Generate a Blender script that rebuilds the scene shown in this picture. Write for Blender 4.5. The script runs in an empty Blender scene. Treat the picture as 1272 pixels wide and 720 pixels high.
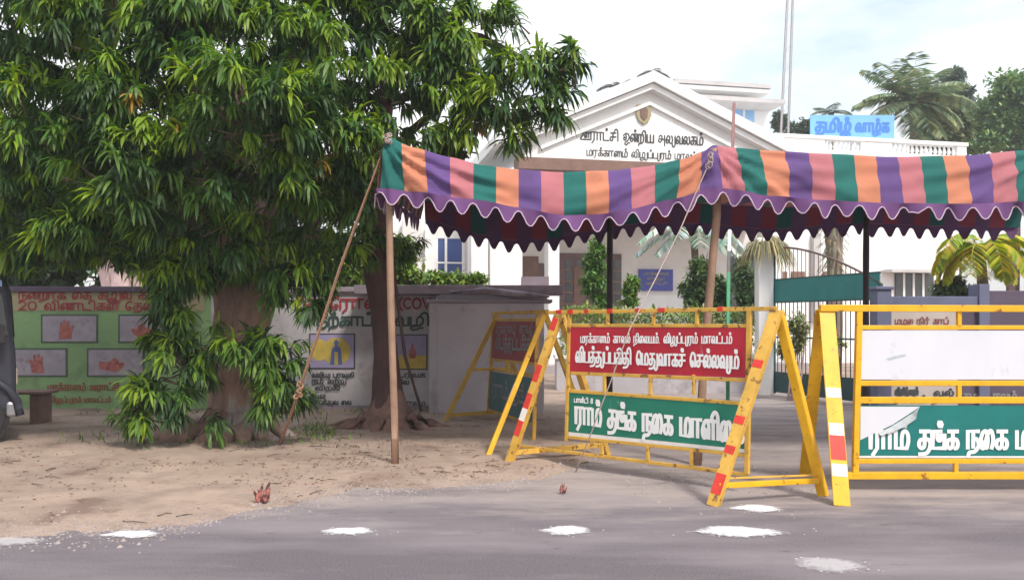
import bpy, bmesh, math, random
from mathutils import Vector, Matrix, noise as mnoise
R = math.radians
rnd = random.Random(7)
sc = bpy.context.scene
col = sc.collection

# ------------------------------------------------------------------ camera, sky, sun, exposure
F, CXP, HY, H = 1050.0, 636.0, 400.0, 1.45
cd = bpy.data.cameras.new('camera'); cam = bpy.data.objects.new('camera', cd); col.objects.link(cam)
cam.location = (0, 0, H); cam.rotation_euler = (R(90), 0, 0)
cd.sensor_width = 36; cd.lens = F/1272*36; cd.shift_y = 40/1272; cd.clip_end = 3000; cd.clip_start = 0.05
sc.camera = cam
SUN_EL, SUN_AZ = R(50), R(146)          # azimuth: clockwise from +Y, the sun stands behind the camera to the right
w = bpy.data.worlds.new('World'); sc.world = w; w.use_nodes = True
nt = w.node_tree; bg = nt.nodes['Background']
sky = nt.nodes.new('ShaderNodeTexSky'); sky.sky_type = 'NISHITA'; sky.sun_disc = False
sky.sun_elevation = SUN_EL; sky.sun_rotation = SUN_AZ; sky.air_density = 1.6; sky.dust_density = 2.5
tc = nt.nodes.new('ShaderNodeTexCoord'); cn = nt.nodes.new('ShaderNodeTexNoise')
cn.inputs['Scale'].default_value = 2.2; cn.inputs['Detail'].default_value = 6; cn.inputs['Roughness'].default_value = .55
mp = nt.nodes.new('ShaderNodeMapping'); mp.inputs['Scale'].default_value = (1, 1, 2.6); mp.inputs['Location'].default_value = (.35, .1, .2)
cr = nt.nodes.new('ShaderNodeValToRGB'); cr.color_ramp.elements[0].position = .32; cr.color_ramp.elements[1].position = .58
mx = nt.nodes.new('ShaderNodeMixRGB'); mx.inputs[2].default_value = (6.0, 5.95, 6.15, 1)
nt.links.new(tc.outputs['Generated'], mp.inputs['Vector']); nt.links.new(mp.outputs[0], cn.inputs['Vector'])
nt.links.new(cn.outputs['Fac'], cr.inputs[0]); nt.links.new(cr.outputs[0], mx.inputs[0])
nt.links.new(sky.outputs[0], mx.inputs[1]); nt.links.new(mx.outputs[0], bg.inputs[0])
bg.inputs[1].default_value = 0.14
sd = bpy.data.lights.new('sun', 'SUN'); sun = bpy.data.objects.new('sun', sd); col.objects.link(sun)
sd.energy = 2.0; sd.angle = R(9); sd.color = (1, .95, .87)
sv = Vector((math.sin(SUN_AZ)*math.cos(SUN_EL), math.cos(SUN_AZ)*math.cos(SUN_EL), math.sin(SUN_EL)))
sun.rotation_euler = sv.to_track_quat('Z', 'Y').to_euler()
sc.view_settings.view_transform = 'Standard'; sc.view_settings.look = 'None'
sc.view_settings.exposure = 0.76; sc.view_settings.gamma = 1
sc.cycles.max_bounces = 6; sc.cycles.transparent_max_bounces = 8

# ------------------------------------------------------------------ helpers
def at(px, py, Y): return Vector(((px-CXP)/F*Y, Y, H-(py-HY)/F*Y))
def gr(px, py, z=0.0):
    Y = F*(H-z)/(py-HY); return Vector(((px-CXP)/F*Y, Y, z))
def interp(tab, x):
    if x <= tab[0][0]: return tab[0][1]
    for (a, b), (c, d) in zip(tab, tab[1:]):
        if x <= c:
            t = (x-a)/(c-a); t = t*t*(3-2*t)*.5+t*.5
            return b+(d-b)*t
    return tab[-1][1]
def nz(x, y, z=0): return mnoise.noise(Vector((x, y, z)))

class MB:
    def __init__(s): s.v = []; s.f = []; s.m = []; s.c = None
    def face(s, pts, m=0):
        i = len(s.v); s.v += [tuple(p) for p in pts]; s.f.append(tuple(range(i, i+len(pts)))); s.m.append(m)
    def frame(s, A, B, up=None):
        d = (B-A); d.normalize(); u = up or Vector((0, 0, 1))
        if abs(d.dot(u)) > .95: u = Vector((0, 1, 0)) if abs(d.y) < .9 else Vector((1, 0, 0))
        x = d.cross(u); x.normalize(); y = x.cross(d); return d, x, y
    def bar(s, A, B, w=.04, h=None, m=0, up=None):
        A = Vector(A); B = Vector(B); h = w if h is None else h; d, x, y = s.frame(A, B, up)
        i = len(s.v)
        for P in (A, B):
            for a, b in ((-1, -1), (1, -1), (1, 1), (-1, 1)): s.v.append(tuple(P+x*a*w/2+y*b*h/2))
        for q in ((0, 3, 2, 1), (4, 5, 6, 7), (0, 1, 5, 4), (1, 2, 6, 5), (2, 3, 7, 6), (3, 0, 4, 7)):
            s.f.append(tuple(i+k for k in q)); s.m.append(m)
    def box(s, x0, x1, y0, y1, z0, z1, m=0):
        i = len(s.v)
        s.v += [(x0, y0, z0), (x1, y0, z0), (x1, y1, z0), (x0, y1, z0), (x0, y0, z1), (x1, y0, z1), (x1, y1, z1), (x0, y1, z1)]
        for q in ((0, 3, 2, 1), (4, 5, 6, 7), (0, 1, 5, 4), (1, 2, 6, 5), (2, 3, 7, 6), (3, 0, 4, 7)):
            s.f.append(tuple(i+k for k in q)); s.m.append(m)
    def tube(s, pts, rad, n=8, m=0, cap=True, jit=0):
        pts = [Vector(p) for p in pts]; L = len(pts); i0 = len(s.v); px = None
        for k, p in enumerate(pts):
            a = pts[max(0, k-1)]; b = pts[min(L-1, k+1)]; d = (b-a).normalized()
            if px is None:
                _, x, y = s.frame(a, b)
            else:
                x = px-d*px.dot(d); x.normalize(); y = d.cross(x)
            px = x; r = rad[k] if isinstance(rad, (list, tuple)) else rad
            for j in range(n):
                t = 2*math.pi*j/n; rr = r*(1+(jit*nz(p.x*3+math.cos(t)*2, p.y*3+math.sin(t)*2, p.z*2) if jit else 0))
                s.v.append(tuple(p+x*math.cos(t)*rr+y*math.sin(t)*rr))
        for k in range(L-1):
            for j in range(n):
                a = i0+k*n+j; b = i0+k*n+(j+1) % n
                s.f.append((a, b, b+n, a+n)); s.m.append(m)
        if cap:
            s.f.append(tuple(i0+j for j in reversed(range(n)))); s.m.append(m)
            s.f.append(tuple(i0+(L-1)*n+j for j in range(n))); s.m.append(m)
    def prism(s, poly, A, U, V, N, d, m=0):
        """poly of (u, v) in the frame A,U,V pushed out along N by d"""
        n = len(poly); i = len(s.v)
        for off in (0, d):
            for (u, v) in poly: s.v.append(tuple(A+U*u+V*v+N*off))
        s.f.append(tuple(i+n+k for k in range(n))); s.m.append(m)
        s.f.append(tuple(i+k for k in reversed(range(n)))); s.m.append(m)
        for k in range(n):
            s.f.append((i+k, i+(k+1) % n, i+n+(k+1) % n, i+n+k)); s.m.append(m)
    def build(s, name, mats, parent=None, smooth=False, bevel=0, data=False):
        me = bpy.data.meshes.new(name); me.from_pydata(s.v, [], s.f)
        for mm in (mats if isinstance(mats, (list, tuple)) else [mats]): me.materials.append(mm)
        me.polygons.foreach_set('material_index', s.m)
        if smooth: me.polygons.foreach_set('use_smooth', [True]*len(s.f))
        if s.c is not None:
            ca = me.color_attributes.new('tone', 'FLOAT_COLOR', 'POINT'); ca.data.foreach_set('color', [x for t in s.c for x in t])
        me.update()
        if data: return me
        return link(name, me, parent, bevel)
def link(name, me, parent=None, bevel=0):
    o = bpy.data.objects.new(name, me); col.objects.link(o)
    if parent: o.parent = parent
    if bevel:
        b = o.modifiers.new('bevel', 'BEVEL'); b.width = bevel; b.segments = 2; b.limit_method = 'ANGLE'
    return o
def tag(o, label=None, cat=None, group=None, kind=None):
    if label: o['label'] = label
    if cat: o['category'] = cat
    if group: o['group'] = group
    if kind: o['kind'] = kind
    return o
def thing(name, label, cat, loc=(0, 0, 0), rz=0, group=None):
    o = bpy.data.objects.new(name, None); col.objects.link(o); o.location = loc; o.rotation_euler = (0, 0, rz)
    o.empty_display_size = .2
    return tag(o, label, cat, group)
def copy_tree(o, parent=None):
    c = o.copy(); col.objects.link(c)
    if parent: c.parent = parent
    for ch in list(o.children): copy_tree(ch, c)
    return c

# ------------------------------------------------------------------ materials
def mat(name, c, rough=.7, var=.15, scale=6, bump=0, bscale=40, c2=None, metal=0, spots=None, spec=.4, transl=0, obj_rand=0, detail=5, stretch=None):
    m = bpy.data.materials.new(name); m.use_nodes = True; t = m.node_tree; n = t.nodes; L = t.links.new
    p = n['Principled BSDF']; p.inputs['Roughness'].default_value = rough; p.inputs['Metallic'].default_value = metal
    p.inputs['Specular IOR Level'].default_value = spec
    tcx = n.new('ShaderNodeTexCoord'); no = n.new('ShaderNodeTexNoise'); no.inputs['Scale'].default_value = scale
    no.inputs['Detail'].default_value = detail; no.inputs['Roughness'].default_value = .6
    src = tcx.outputs['Object']
    if stretch:
        mpp = n.new('ShaderNodeMapping'); mpp.inputs['Scale'].default_value = stretch; L(src, mpp.inputs[0]); src = mpp.outputs[0]
    L(src, no.inputs['Vector'])
    ra = n.new('ShaderNodeValToRGB'); e = ra.color_ramp.elements; e[0].position = .32; e[1].position = .68
    a = [max(0, x*(1-var)) for x in c]; b = c2 or [min(1, x*(1+var)) for x in c]
    e[0].color = (*a, 1); e[1].color = (*b, 1); L(no.outputs['Fac'], ra.inputs[0]); out = ra.outputs[0]
    if spots:                                   # (colour, scale, threshold, softness)
        sc2, ss, th, so = spots; n2 = n.new('ShaderNodeTexNoise'); n2.inputs['Scale'].default_value = ss; n2.inputs['Detail'].default_value = 8
        n2.inputs['Roughness'].default_value = .65
        L(src, n2.inputs['Vector']); r2 = n.new('ShaderNodeValToRGB'); r2.color_ramp.elements[0].position = th; r2.color_ramp.elements[1].position = th+so
        L(n2.outputs['Fac'], r2.inputs[0]); mm = n.new('ShaderNodeMixRGB'); mm.inputs[2].default_value = (*sc2, 1)
        L(r2.outputs[0], mm.inputs[0]); L(out, mm.inputs[1]); out = mm.outputs[0]
    if obj_rand:
        oi = n.new('ShaderNodeObjectInfo'); hs = n.new('ShaderNodeHueSaturation'); mr = n.new('ShaderNodeMapRange')
        mr.inputs[3].default_value = 1-obj_rand; mr.inputs[4].default_value = 1+obj_rand
        L(oi.outputs['Random'], mr.inputs[0]); L(mr.outputs[0], hs.inputs['Value']); L(out, hs.inputs['Color']); out = hs.outputs[0]
    L(out, p.inputs['Base Color'])
    if bump:
        bn = n.new('ShaderNodeTexNoise'); bn.inputs['Scale'].default_value = bscale; bn.inputs['Detail'].default_value = 6
        L(src, bn.inputs['Vector']); bb = n.new('ShaderNodeBump'); bb.inputs['Strength'].default_value = bump; bb.inputs['Distance'].default_value = .02
        L(bn.outputs['Fac'], bb.inputs['Height']); L(bb.outputs[0], p.inputs['Normal'])
    if transl:
        tr = n.new('ShaderNodeBsdfTranslucent'); ms = n.new('ShaderNodeMixShader'); ms.inputs[0].default_value = transl
        L(out, tr.inputs['Color']); L(p.outputs[0], ms.inputs[1]); L(tr.outputs[0], ms.inputs[2]); L(ms.outputs[0], n['Material Output'].inputs[0])
    return m
def leafmat(name, transl=.40, rough=.48):
    """leaf colour lives in the mesh attribute tone (one colour per leaf)"""
    m = bpy.data.materials.new(name); m.use_nodes = True; t = m.node_tree; n = t.nodes; L = t.links.new; p = n['Principled BSDF']
    at_ = n.new('ShaderNodeVertexColor'); at_.layer_name = 'tone'
    p.inputs['Roughness'].default_value = rough; p.inputs['Specular IOR Level'].default_value = .5; L(at_.outputs[0], p.inputs['Base Color'])
    tr = n.new('ShaderNodeBsdfTranslucent'); hs = n.new('ShaderNodeHueSaturation'); hs.inputs['Saturation'].default_value = 1.15; hs.inputs['Value'].default_value = 1.2
    L(at_.outputs[0], hs.inputs['Color']); L(hs.outputs[0], tr.inputs[0])
    ms = n.new('ShaderNodeMixShader'); ms.inputs[0].default_value = transl
    L(p.outputs[0], ms.inputs[1]); L(tr.outputs[0], ms.inputs[2]); L(ms.outputs[0], n['Material Output'].inputs[0])
    return m
M = dict(
    sand=mat('sand', (.36, .27, .215), .95, .24, 2.6, .9, 26, spots=((.20, .14, .11), 1.3, .51, .14), detail=12),
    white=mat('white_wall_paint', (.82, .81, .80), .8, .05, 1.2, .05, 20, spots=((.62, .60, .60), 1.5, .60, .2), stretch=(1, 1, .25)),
    white2=mat('white_trim_paint', (.80, .80, .79), .7, .04, 3),
    cream=mat('cream_wall', (.74, .71, .68), .8, .06, 1.5, .05, 20),
    soffit=mat('grey_slab', (.50, .48, .48), .8, .1, 2),
    brown=mat('brown_beam', (.20, .115, .09), .6, .15, 4),
    lattice=mat('brown_lattice', (.16, .10, .10), .6, .15, 6),
    lilac=mat('lilac_wall', (.54, .50, .55), .85, .1, 1.4, .08, 18, spots=((.26, .22, .25), 2.2, .56, .2)),
    coping=mat('grey_coping', (.30, .25, .29), .85, .15, 2.5, .1, 18, spots=((.14, .11, .13), 3, .55, .15)),
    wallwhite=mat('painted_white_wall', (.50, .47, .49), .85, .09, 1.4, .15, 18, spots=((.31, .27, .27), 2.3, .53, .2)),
    wallgreen=mat('painted_green_wall', (.235, .385, .175), .85, .12, 1.4, .15, 18, spots=((.16, .23, .115), 2.4, .52, .2)),
    wallcream=mat('painted_cream_band', (.36, .32, .19), .85, .08, 2),
    beige=mat('painted_beige_wall', (.50, .44, .40), .85, .08, 1.6, .06, 18),
    bluegrey=mat('blue_grey_paint', (.13, .14, .22), .7, .12, 2.5, .05, 18),
    purple=mat('dark_purple_wall', (.10, .075, .11), .8, .12, 2.5, .05, 18),
    yellow=mat('yellow_enamel', (.74, .40, .012), .42, .12, 7, .06, 60, spots=((.30, .12, .02), 12, .61, .05)),
    yellow2=mat('faded_yellow_enamel', (.62, .36, .06), .5, .16, 7, .06, 60, spots=((.20, .09, .03), 12, .57, .06)),
    dull=mat('dull_yellow_enamel', (.50, .30, .04), .55, .12, 7, .03, 60, spots=((.22, .11, .03), 8, .56, .08)),  # flatter, darker yellow than the other enamels
    redtape=mat('red_reflective_tape', (.60, .035, .02), .35, .15, 12),
    whitetape=mat('white_reflective_tape', (.75, .70, .66), .4, .08, 12),
    redpanel=mat('red_sheet', (.44, .012, .030), .4, .12, 3, spots=((.50, .20, .20), 11, .63, .06), stretch=(1, 1, .3)),
    darkred=mat('shaded_red_sheet', (.26, .045, .055), .6, .12, 3),  # red sheet with shade put into its colour
    greenpanel=mat('green_sheet', (.010, .185, .115), .4, .12, 3, spots=((.10, .28, .21), 11, .65, .05), stretch=(1, 1, .35)),
    tealpanel=mat('teal_sheet', (.008, .165, .15), .4, .12, 3, spots=((.03, .12, .12), 5, .6, .1)),
    dteal=mat('shaded_teal_sheet', (.06, .13, .14), .6, .12, 3),  # teal sheet, likewise darkened in colour for shade
    whitepanel=mat('white_sheet', (.66, .66, .71), .4, .05, 2, spots=((.52, .51, .53), 5, .60, .12), stretch=(1, 1, .5)),
    ink_w=mat('white_lettering', (.82, .82, .80), .5, .05, 9),
    ink_k=mat('black_lettering', (.045, .05, .055), .6, .1, 9),
    ink_g=mat('dark_green_lettering', (.03, .075, .06), .6, .1, 9),
    ink_r=mat('maroon_lettering', (.32, .03, .045), .6, .12, 9),
    ink_b=mat('brown_lettering', (.26, .10, .05), .6, .12, 9),
    ink_u=mat('blue_lettering', (.07, .22, .62), .6, .1, 9),
    grey_ink=mat('grey_lettering', (.22, .22, .23), .6, .1, 9),
    torn=mat('peeled_sheet_back', (.42, .45, .46), .6, .2, 9),
    pole=mat('bamboo_pole', (.30, .185, .125), .7, .18, 5, .2, 30, spots=((.22, .12, .08), 6, .6, .12)),
    darkpole=mat('dark_iron_pole', (.035, .02, .025), .6, .2, 5),
    rope=mat('coir_rope', (.36, .21, .13), .9, .2, 30, .4, 120),
    wrope=mat('pale_rope', (.44, .34, .30), .9, .15, 30, .3, 120),
    cl_g=mat('teal_green_cloth', (.010, .115, .10), .85, .14, 2.2, .25, 200, spots=((.02, .085, .08), 3, .6, .15)),
    cl_o=mat('orange_cloth', (.49, .185, .105), .85, .10, 2.2, .25, 200, spots=((.40, .15, .09), 3, .6, .15)),
    cl_p=mat('purple_cloth', (.105, .055, .185), .85, .14, 2.2, .25, 200, spots=((.08, .045, .13), 3, .6, .15)),
    cl_k=mat('pink_cloth', (.40, .135, .155), .85, .10, 2.2, .25, 200, spots=((.32, .13, .14), 3, .6, .15)),
    cl_v=mat('violet_valance', (.135, .055, .165), .85, .14, 2.2, .25, 200, spots=((.10, .05, .12), 3, .6, .15)),
    cl_d=mat('shaded_violet_cloth', (.105, .045, .125), .9, .12, 4),  # this and the next two paint the shade inside the tent
    cl_n=mat('shaded_green_cloth', (.010, .095, .09), .9, .12, 4),
    cl_m=mat('shaded_maroon_cloth', (.21, .028, .055), .85, .08, 5, .12, 260),
    trim=mat('pale_braid', (.52, .40, .50), .8, .08, 20),
    gate=mat('dark_green_gate', (.03, .085, .085), .5, .2, 5, spots=((.10, .07, .05), 6, .64, .1)),
    gatesheet=mat('teal_gate_sheet', (.03, .21, .20), .55, .1, 3, spots=((.06, .12, .12), 3, .6, .15)),
    blueboard=mat('sky_blue_board', (.20, .47, .80), .6, .05, 2),
    bluesign=mat('royal_blue_board', (.07, .09, .36), .5, .1, 3),
    blueglass=mat('blue_window', (.035, .07, .24), .15, .15, 2, spec=.6),
    skyglass=mat('pale_blue_window', (.28, .50, .78), .15, .08, 2, spec=.6),
    darkglass=mat('dark_window', (.05, .055, .06), .2, .2, 2, spec=.6),
    bark=mat('rough_bark', (.32, .205, .165), .95, .35, 6, 1, 22, spots=((.44, .37, .35), 2.2, .54, .06), stretch=(1, 1, .35)),
    bark2=mat('dark_bark', (.105, .06, .055), .95, .28, 5, .9, 16, stretch=(1, 1, .35)),
    palebark=mat('pale_bark', (.50, .36, .36), .9, .15, 4, .3, 14),
    twig=mat('twig', (.10, .075, .05), .9, .2, 6),
    palmbark=mat('palm_bark', (.24, .19, .15), .95, .2, 6, .5, 14),
    leaf=leafmat('glossy_leaf'), leaf2=leafmat('soft_leaf', .25, .55),
    powder=mat('white_powder', (.74, .73, .73), .95, .10, 9, .4, 60, spots=((.42, .38, .39), 14, .60, .12)),
    powder2=mat('scattered_white_powder', (.46, .42, .43), .95, .2, 14, .4, 60, spots=((.24, .20, .22), 9, .52, .1)),
    van=mat('dark_grey_van_paint', (.035, .035, .05), .5, .15, 3, spots=((.075, .065, .065), 2.5, .6, .2), spec=.35),
    black=mat('black_rubber', (.025, .022, .024), .8, .2, 6),
    chrome=mat('dull_metal', (.35, .35, .37), .35, .1, 6, metal=.8),
    lampglass=mat('lamp_glass', (.55, .45, .38), .15, .1, 8),
    stone=mat('stone_bench', (.20, .125, .10), .9, .2, 5, .3, 18),
    mud=mat('root_mound', (.24, .14, .115), .98, .22, 5, .9, 14, spots=((.12, .07, .06), 3.5, .5, .15)),
    rust=mat('red_debris', (.36, .13, .11), .8, .5, 25, spots=((.06, .03, .03), 18, .5, .05)),
    litter=mat('dry_leaf', (.24, .145, .10), .85, .35, 3),
    gravel=mat('gravel_stone', (.30, .25, .235), .9, .3, 5),
    skin=mat('hand_picture', (.42, .14, .115), .8, .25, 14, spots=((.22, .07, .07), 11, .54, .08)), picbg=mat('picture_ground', (.36, .32, .37), .8, .15, 5, spots=((.25, .2, .22), 4, .56, .1)),
    picviolet=mat('violet_picture_ground', (.34, .30, .48), .8, .1, 5), ochre=mat('ochre_picture', (.56, .42, .09), .8, .15, 7),
    picframe=mat('picture_frame_line', (.09, .13, .09), .8, .1, 6), picblue=mat('blue_picture', (.10, .14, .35), .8, .1, 6),
    planter=mat('planter_wall_paint', (.46, .43, .45), .85, .10, 2, .1, 20, spots=((.30, .26, .28), 1.8, .55, .15)),
    gatebrown=mat('brown_gate_paint', (.13, .085, .075), .6, .2, 6),
    ink_d=mat('faded_red_lettering', (.24, .075, .07), .8, .2, 9),
    steel=mat('mast_steel', (.42, .40, .42), .5, .1, 5), greenpole=mat('green_pole_paint', (.04, .26, .12), .5, .1, 5),
    redpole=mat('brown_red_pole_paint', (.26, .13, .13), .6, .1, 5), concrete=mat('concrete', (.36, .32, .32), .9, .1, 2, .2, 30),
)
def road_material():
    m = bpy.data.materials.new('dusty_asphalt'); m.use_nodes = True; t = m.node_tree; n = t.nodes; L = t.links.new; p = n['Principled BSDF']
    p.inputs['Roughness'].default_value = .9; p.inputs['Specular IOR Level'].default_value = .25
    g = n.new('ShaderNodeTexCoord')
    def noise(s, d, st=None, ro=.6):
        no = n.new('ShaderNodeTexNoise'); no.inputs['Scale'].default_value = s; no.inputs['Detail'].default_value = d; no.inputs['Roughness'].default_value = ro
        if st:
            k = n.new('ShaderNodeMapping'); k.inputs['Scale'].default_value = st; L(g.outputs['Object'], k.inputs[0]); L(k.outputs[0], no.inputs[0])
        else: L(g.outputs['Object'], no.inputs[0])
        return no.outputs['Fac']
    def ramp(src, a, b, c0=(0, 0, 0), c1=(1, 1, 1)):
        r = n.new('ShaderNodeValToRGB'); e = r.color_ramp.elements; e[0].position = a; e[1].position = b; e[0].color = (*c0, 1); e[1].color = (*c1, 1); L(src, r.inputs[0]); return r.outputs[0]
    def mix(f, a, b):
        k = n.new('ShaderNodeMixRGB'); L(f, k.inputs[0]); L(a, k.inputs[1])
        if isinstance(b, tuple): k.inputs[2].default_value = (*b, 1)
        else: L(b, k.inputs[2])
        return k.outputs[0]
    base = ramp(noise(70, 6, None, .75), .34, .66, (.10, .086, .097), (.20, .176, .192))
    patch = ramp(noise(.7, 7, (.45, 1.6, 1)), .42, .66)
    base = mix(patch, base, (.26, .23, .243))
    # swept-up dust lies along the edge of the carriageway and thins out towards the middle
    sx = n.new('ShaderNodeSeparateXYZ'); L(g.outputs['Object'], sx.inputs[0])
    mr = n.new('ShaderNodeMapRange'); mr.inputs[1].default_value = 5.7; mr.inputs[2].default_value = 7.2; mr.inputs[3].default_value = -.20; mr.inputs[4].default_value = .17; L(sx.outputs[1], mr.inputs[0])
    ad = n.new('ShaderNodeMath'); ad.operation = 'ADD'; L(mr.outputs[0], ad.inputs[0]); L(noise(1.5, 9, (.6, 1.8, 1), .68), ad.inputs[1])
    dust = ramp(ad.outputs[0], .42, .74)
    base = mix(dust, base, (.37, .315, .295))
    crack = ramp(noise(5, 8, (.5, 1.6, 1), .7), .63, .70)
    base = mix(crack, base, (.10, .08, .088))
    L(base, p.inputs['Base Color'])
    b = n.new('ShaderNodeBump'); b.inputs['Strength'].default_value = .8; b.inputs['Distance'].default_value = .012; L(noise(60, 8, None, .75), b.inputs['Height']); L(b.outputs[0], p.inputs['Normal'])
    return m
M['road'] = road_material()

# ------------------------------------------------------------------ brush-stroke Tamil lettering
SP = '.1,.33 .28,.5 .45,.3 .33,.04 .1,.06 0,.42 .2,.85 .48,1 .7,.72'
GL = {
 'ra': (1.15, ['1,1 0,1 0,0', '.6,1 .6,0 .2,-.4']), 'aa': (1.15, ['0,0 0,1 1,1', '.6,1 .6,0']), 'tta': (1.2, ['0,1 0,0 1,0']),
 'cha': (1.25, ['.15,1 1.1,1', '.55,1 .55,.4', '~.55,.45 .5,.1 .25,0 .03,.2 .12,.44 .32,.5 .7,.5 1.1,.5']),
 'ka': (1.2, ['.15,1 1,1', '.55,1 .55,.4', '~.55,.45 .5,.1 .25,0 .03,.17 .1,.44 .32,.52 .6,.54 .88,.5 1,.28 .92,.04 .72,0']),
 'ma': (1.35, ['0,1 0,0 1,0', '~.55,0 .55,.6 .66,.94 .9,1 1.1,.8 1.14,.4 1,0']), 'ya': (1.4, ['0,1 0,0 1.2,0 1.2,1', '.6,0 .6,1']),
 'va': (1.4, ['~'+SP+' .7,0', '.7,0 1.2,0 1.2,1']), 'la': (1.4, ['~'+SP+' .64,.3 .76,.02 1.05,.05 1.2,.42 1.15,.8 1,1']),
 'zha': (1.35, ['0,1 0,0 .55,0 .55,.65', '~.55,.6 .66,.95 .9,1 1.1,.8 1.1,.4 .95,.08 .6,-.05 .2,-.12 0,-.3 .2,-.5 .6,-.45 .8,-.3 1.1,-.3']),
 'pa': (1.2, ['0,1 0,0 .95,0 .95,1']),
 'tha': (1.25, ['.15,1 1,1', '.55,1 .55,.4', '~.55,.45 .5,.1 .25,0 .03,.17 .1,.44 .32,.52 .6,.54 .9,.5 1.05,.3 .98,-.02 .68,-.3 .05,-.36']),
 'na': (1.15, ['0,0 0,1 1,1', '.5,1 .5,.05', '~.5,.4 .68,.56 .92,.45 .97,.1 .6,-.2 .15,-.26 .03,-.5']),
 'Nna': (1.85, ['~'+SP+' .7,0', '~.7,0 .7,.6 .8,.95 1,1 1.13,.7 1.13,0', '~1.13,.0 1.13,.6 1.24,.95 1.45,1 1.63,.7 1.62,0']),
 'na2': (1.5, ['~'+SP+' .72,.3 .85,.02 1,.25 .9,.7 .7,1', '.7,1 1.45,1', '1.25,1 1.25,0']),
 'nga': (1.3, ['.8,1 0,1 0,0 1.1,0 1.1,.8', '~.45,1 .45,.6 .6,.45 .8,.55 .8,.8']),
 'lla': (1.5, ['~'+SP+' .7,0', '.66,1 1.45,1', '1.2,1 1.2,0']),
 'rra': (1.15, ['~0,0 0,.7 .1,.95 .28,1 .45,.75 .45,0', '~.45,0 .45,.7 .6,1 .85,.95 .97,.6 .9,.08 .6,-.15 .15,-.2 .03,-.5']),
 'o': (1.3, ['~.35,.45 .18,.55 .06,.4 .2,.15 .48,.25 .55,.6 .35,.95 0,.75', '~.0,.75 .5,1.05 .95,.9 1.08,.5 .8,.1 .4,-.1 .3,-.35 .6,-.45 .85,-.2 1.15,-.2']),
 'a': (1.45, ['~.1,.75 .35,1 .65,.85 .6,.35 .25,.1 0,.3 .2,.55 .6,.5 1.15,.45', '1.15,1 1.15,-.35']),
 'uu': (1.9, ['~.1,.75 .32,1 .5,.72 .3,.4 0,.1 .3,0 1.7,0', '~.8,.4 .95,.5 1,.3 .8,.25 .75,.6 .95,.9 1.15,.7 1.15,.25', '1.15,.9 1.7,.9', '1.5,.9 1.5,.25']),
 'i': (.5, ['~-.45,.95 -.42,1.25 -.15,1.5 .12,1.4 .22,1.05 .22,0']),
 'e': (1.0, ['~.35,.08 .15,.1 .1,.35 .3,.45 .42,.2 .3,0 .05,.1 -.05,.6 .2,1.15 .55,1.15 .75,.8 .75,0']),
 'ee': (.85, ['~.7,1.15 .42,1.3 .1,1 0,.4 .25,0 .55,.1 .55,.38 .3,.4']),
 'ai': (1.4, ['~.1,.2 .28,.36 .4,.1 .15,0 0,.4 .2,.9 .5,1 .66,.6 .6,.1 .5,.05 .5,.5 .75,.97 1,1 1.15,.5 1,0']),
 'u1': (.25, ['~-.35,0 0,.1 .1,.6 -.05,1.2 -.5,1.42 -.95,1.25']), 'u2': (.5, ['~-.22,0 -.2,-.32 .02,-.45 .25,-.3 .3,.1 .3,1']),
 'P': (0, ['P']), 'dot': (.4, ['.1,0 .12,.02']),
 '2': (1.1, ['~0,1 .3,1.3 .75,1.15 .75,.75 .4,.35 0,0', '0,0 .85,0']), '0': (1.2, ['~.45,1.3 .1,1.1 0,.65 .1,.2 .45,0 .8,.2 .9,.65 .8,1.1 .45,1.3']),
 '8': (1, ['~.4,.7 .1,.9 .15,1.2 .4,1.3 .65,1.2 .7,.9 .4,.7 .05,.45 .1,.1 .4,0 .7,.1 .75,.45 .4,.7']),
 'C': (1.2, ['~.9,1.1 .6,1.3 .2,1.15 0,.65 .2,.15 .6,0 .9,.2']), 'O': (1.3, ['~.5,1.3 .15,1.1 0,.65 .15,.2 .5,0 .9,.2 1.05,.65 .9,1.1 .5,1.3']),
 'V': (1.15, ['0,1.3 .5,0 1,1.3']), '(': (.6, ['~.4,1.4 .1,1 .05,.5 .15,.1 .4,-.25']), ' ': (.75, []), 'I': (.4, ['.1,1.3 .1,0']), 'D': (1.2, ['0,0 0,1.3', '~0,1.3 .6,1.2 .9,.65 .6,.1 0,0']),
}
def strokes(text):
    """text: glyph names split by blanks, '|' is a word space"""
    x = 0; out = []
    for g in text.split():
        if g == '|': x += .75; continue
        adv, st = GL[g]
        for s in st:
            if s == 'P':
                out.append([(x-.6+.13*math.cos(k*1.05), 1.42+.13*math.sin(k*1.05)) for k in range(7)]); continue
            sm = s[0] == '~'; p = [tuple(map(float, q.split(','))) for q in s.lstrip('~').split()]
            if sm:
                q = []
                for k in range(len(p)-1):
                    a = p[max(0, k-1)]; b = p[k]; c = p[k+1]; d = p[min(len(p)-1, k+2)]
                    for j in range(4):
                        t = j/4
                        q.append(tuple(.5*(2*b[i]+(c[i]-a[i])*t+(2*a[i]-5*b[i]+4*c[i]-d[i])*t*t+(3*b[i]-a[i]-3*c[i]+d[i])*t**3) for i in (0, 1)))
                q.append(p[-1]); p = q
            out.append([(x+a, b) for a, b in p])
        x += adv
    return out, max(x-.2, .1)
def lettering(name, text, A, B, size, material, parent, N, thick=.2, up=Vector((0, 0, 1))):
    """a painted line, one mesh per word"""
    A = Vector(A); B = Vector(B); tot = strokes(text)[1]; x = 0
    for wd in text.split('|'):
        adv = sum(GL[g][0] for g in wd.split()); e = max(adv-.2, .1)
        paint_word(name, wd, A.lerp(B, x/tot), A.lerp(B, min(1.2, (x+e)/tot)), size, material, parent, N, thick, up); x += adv+.75
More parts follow.
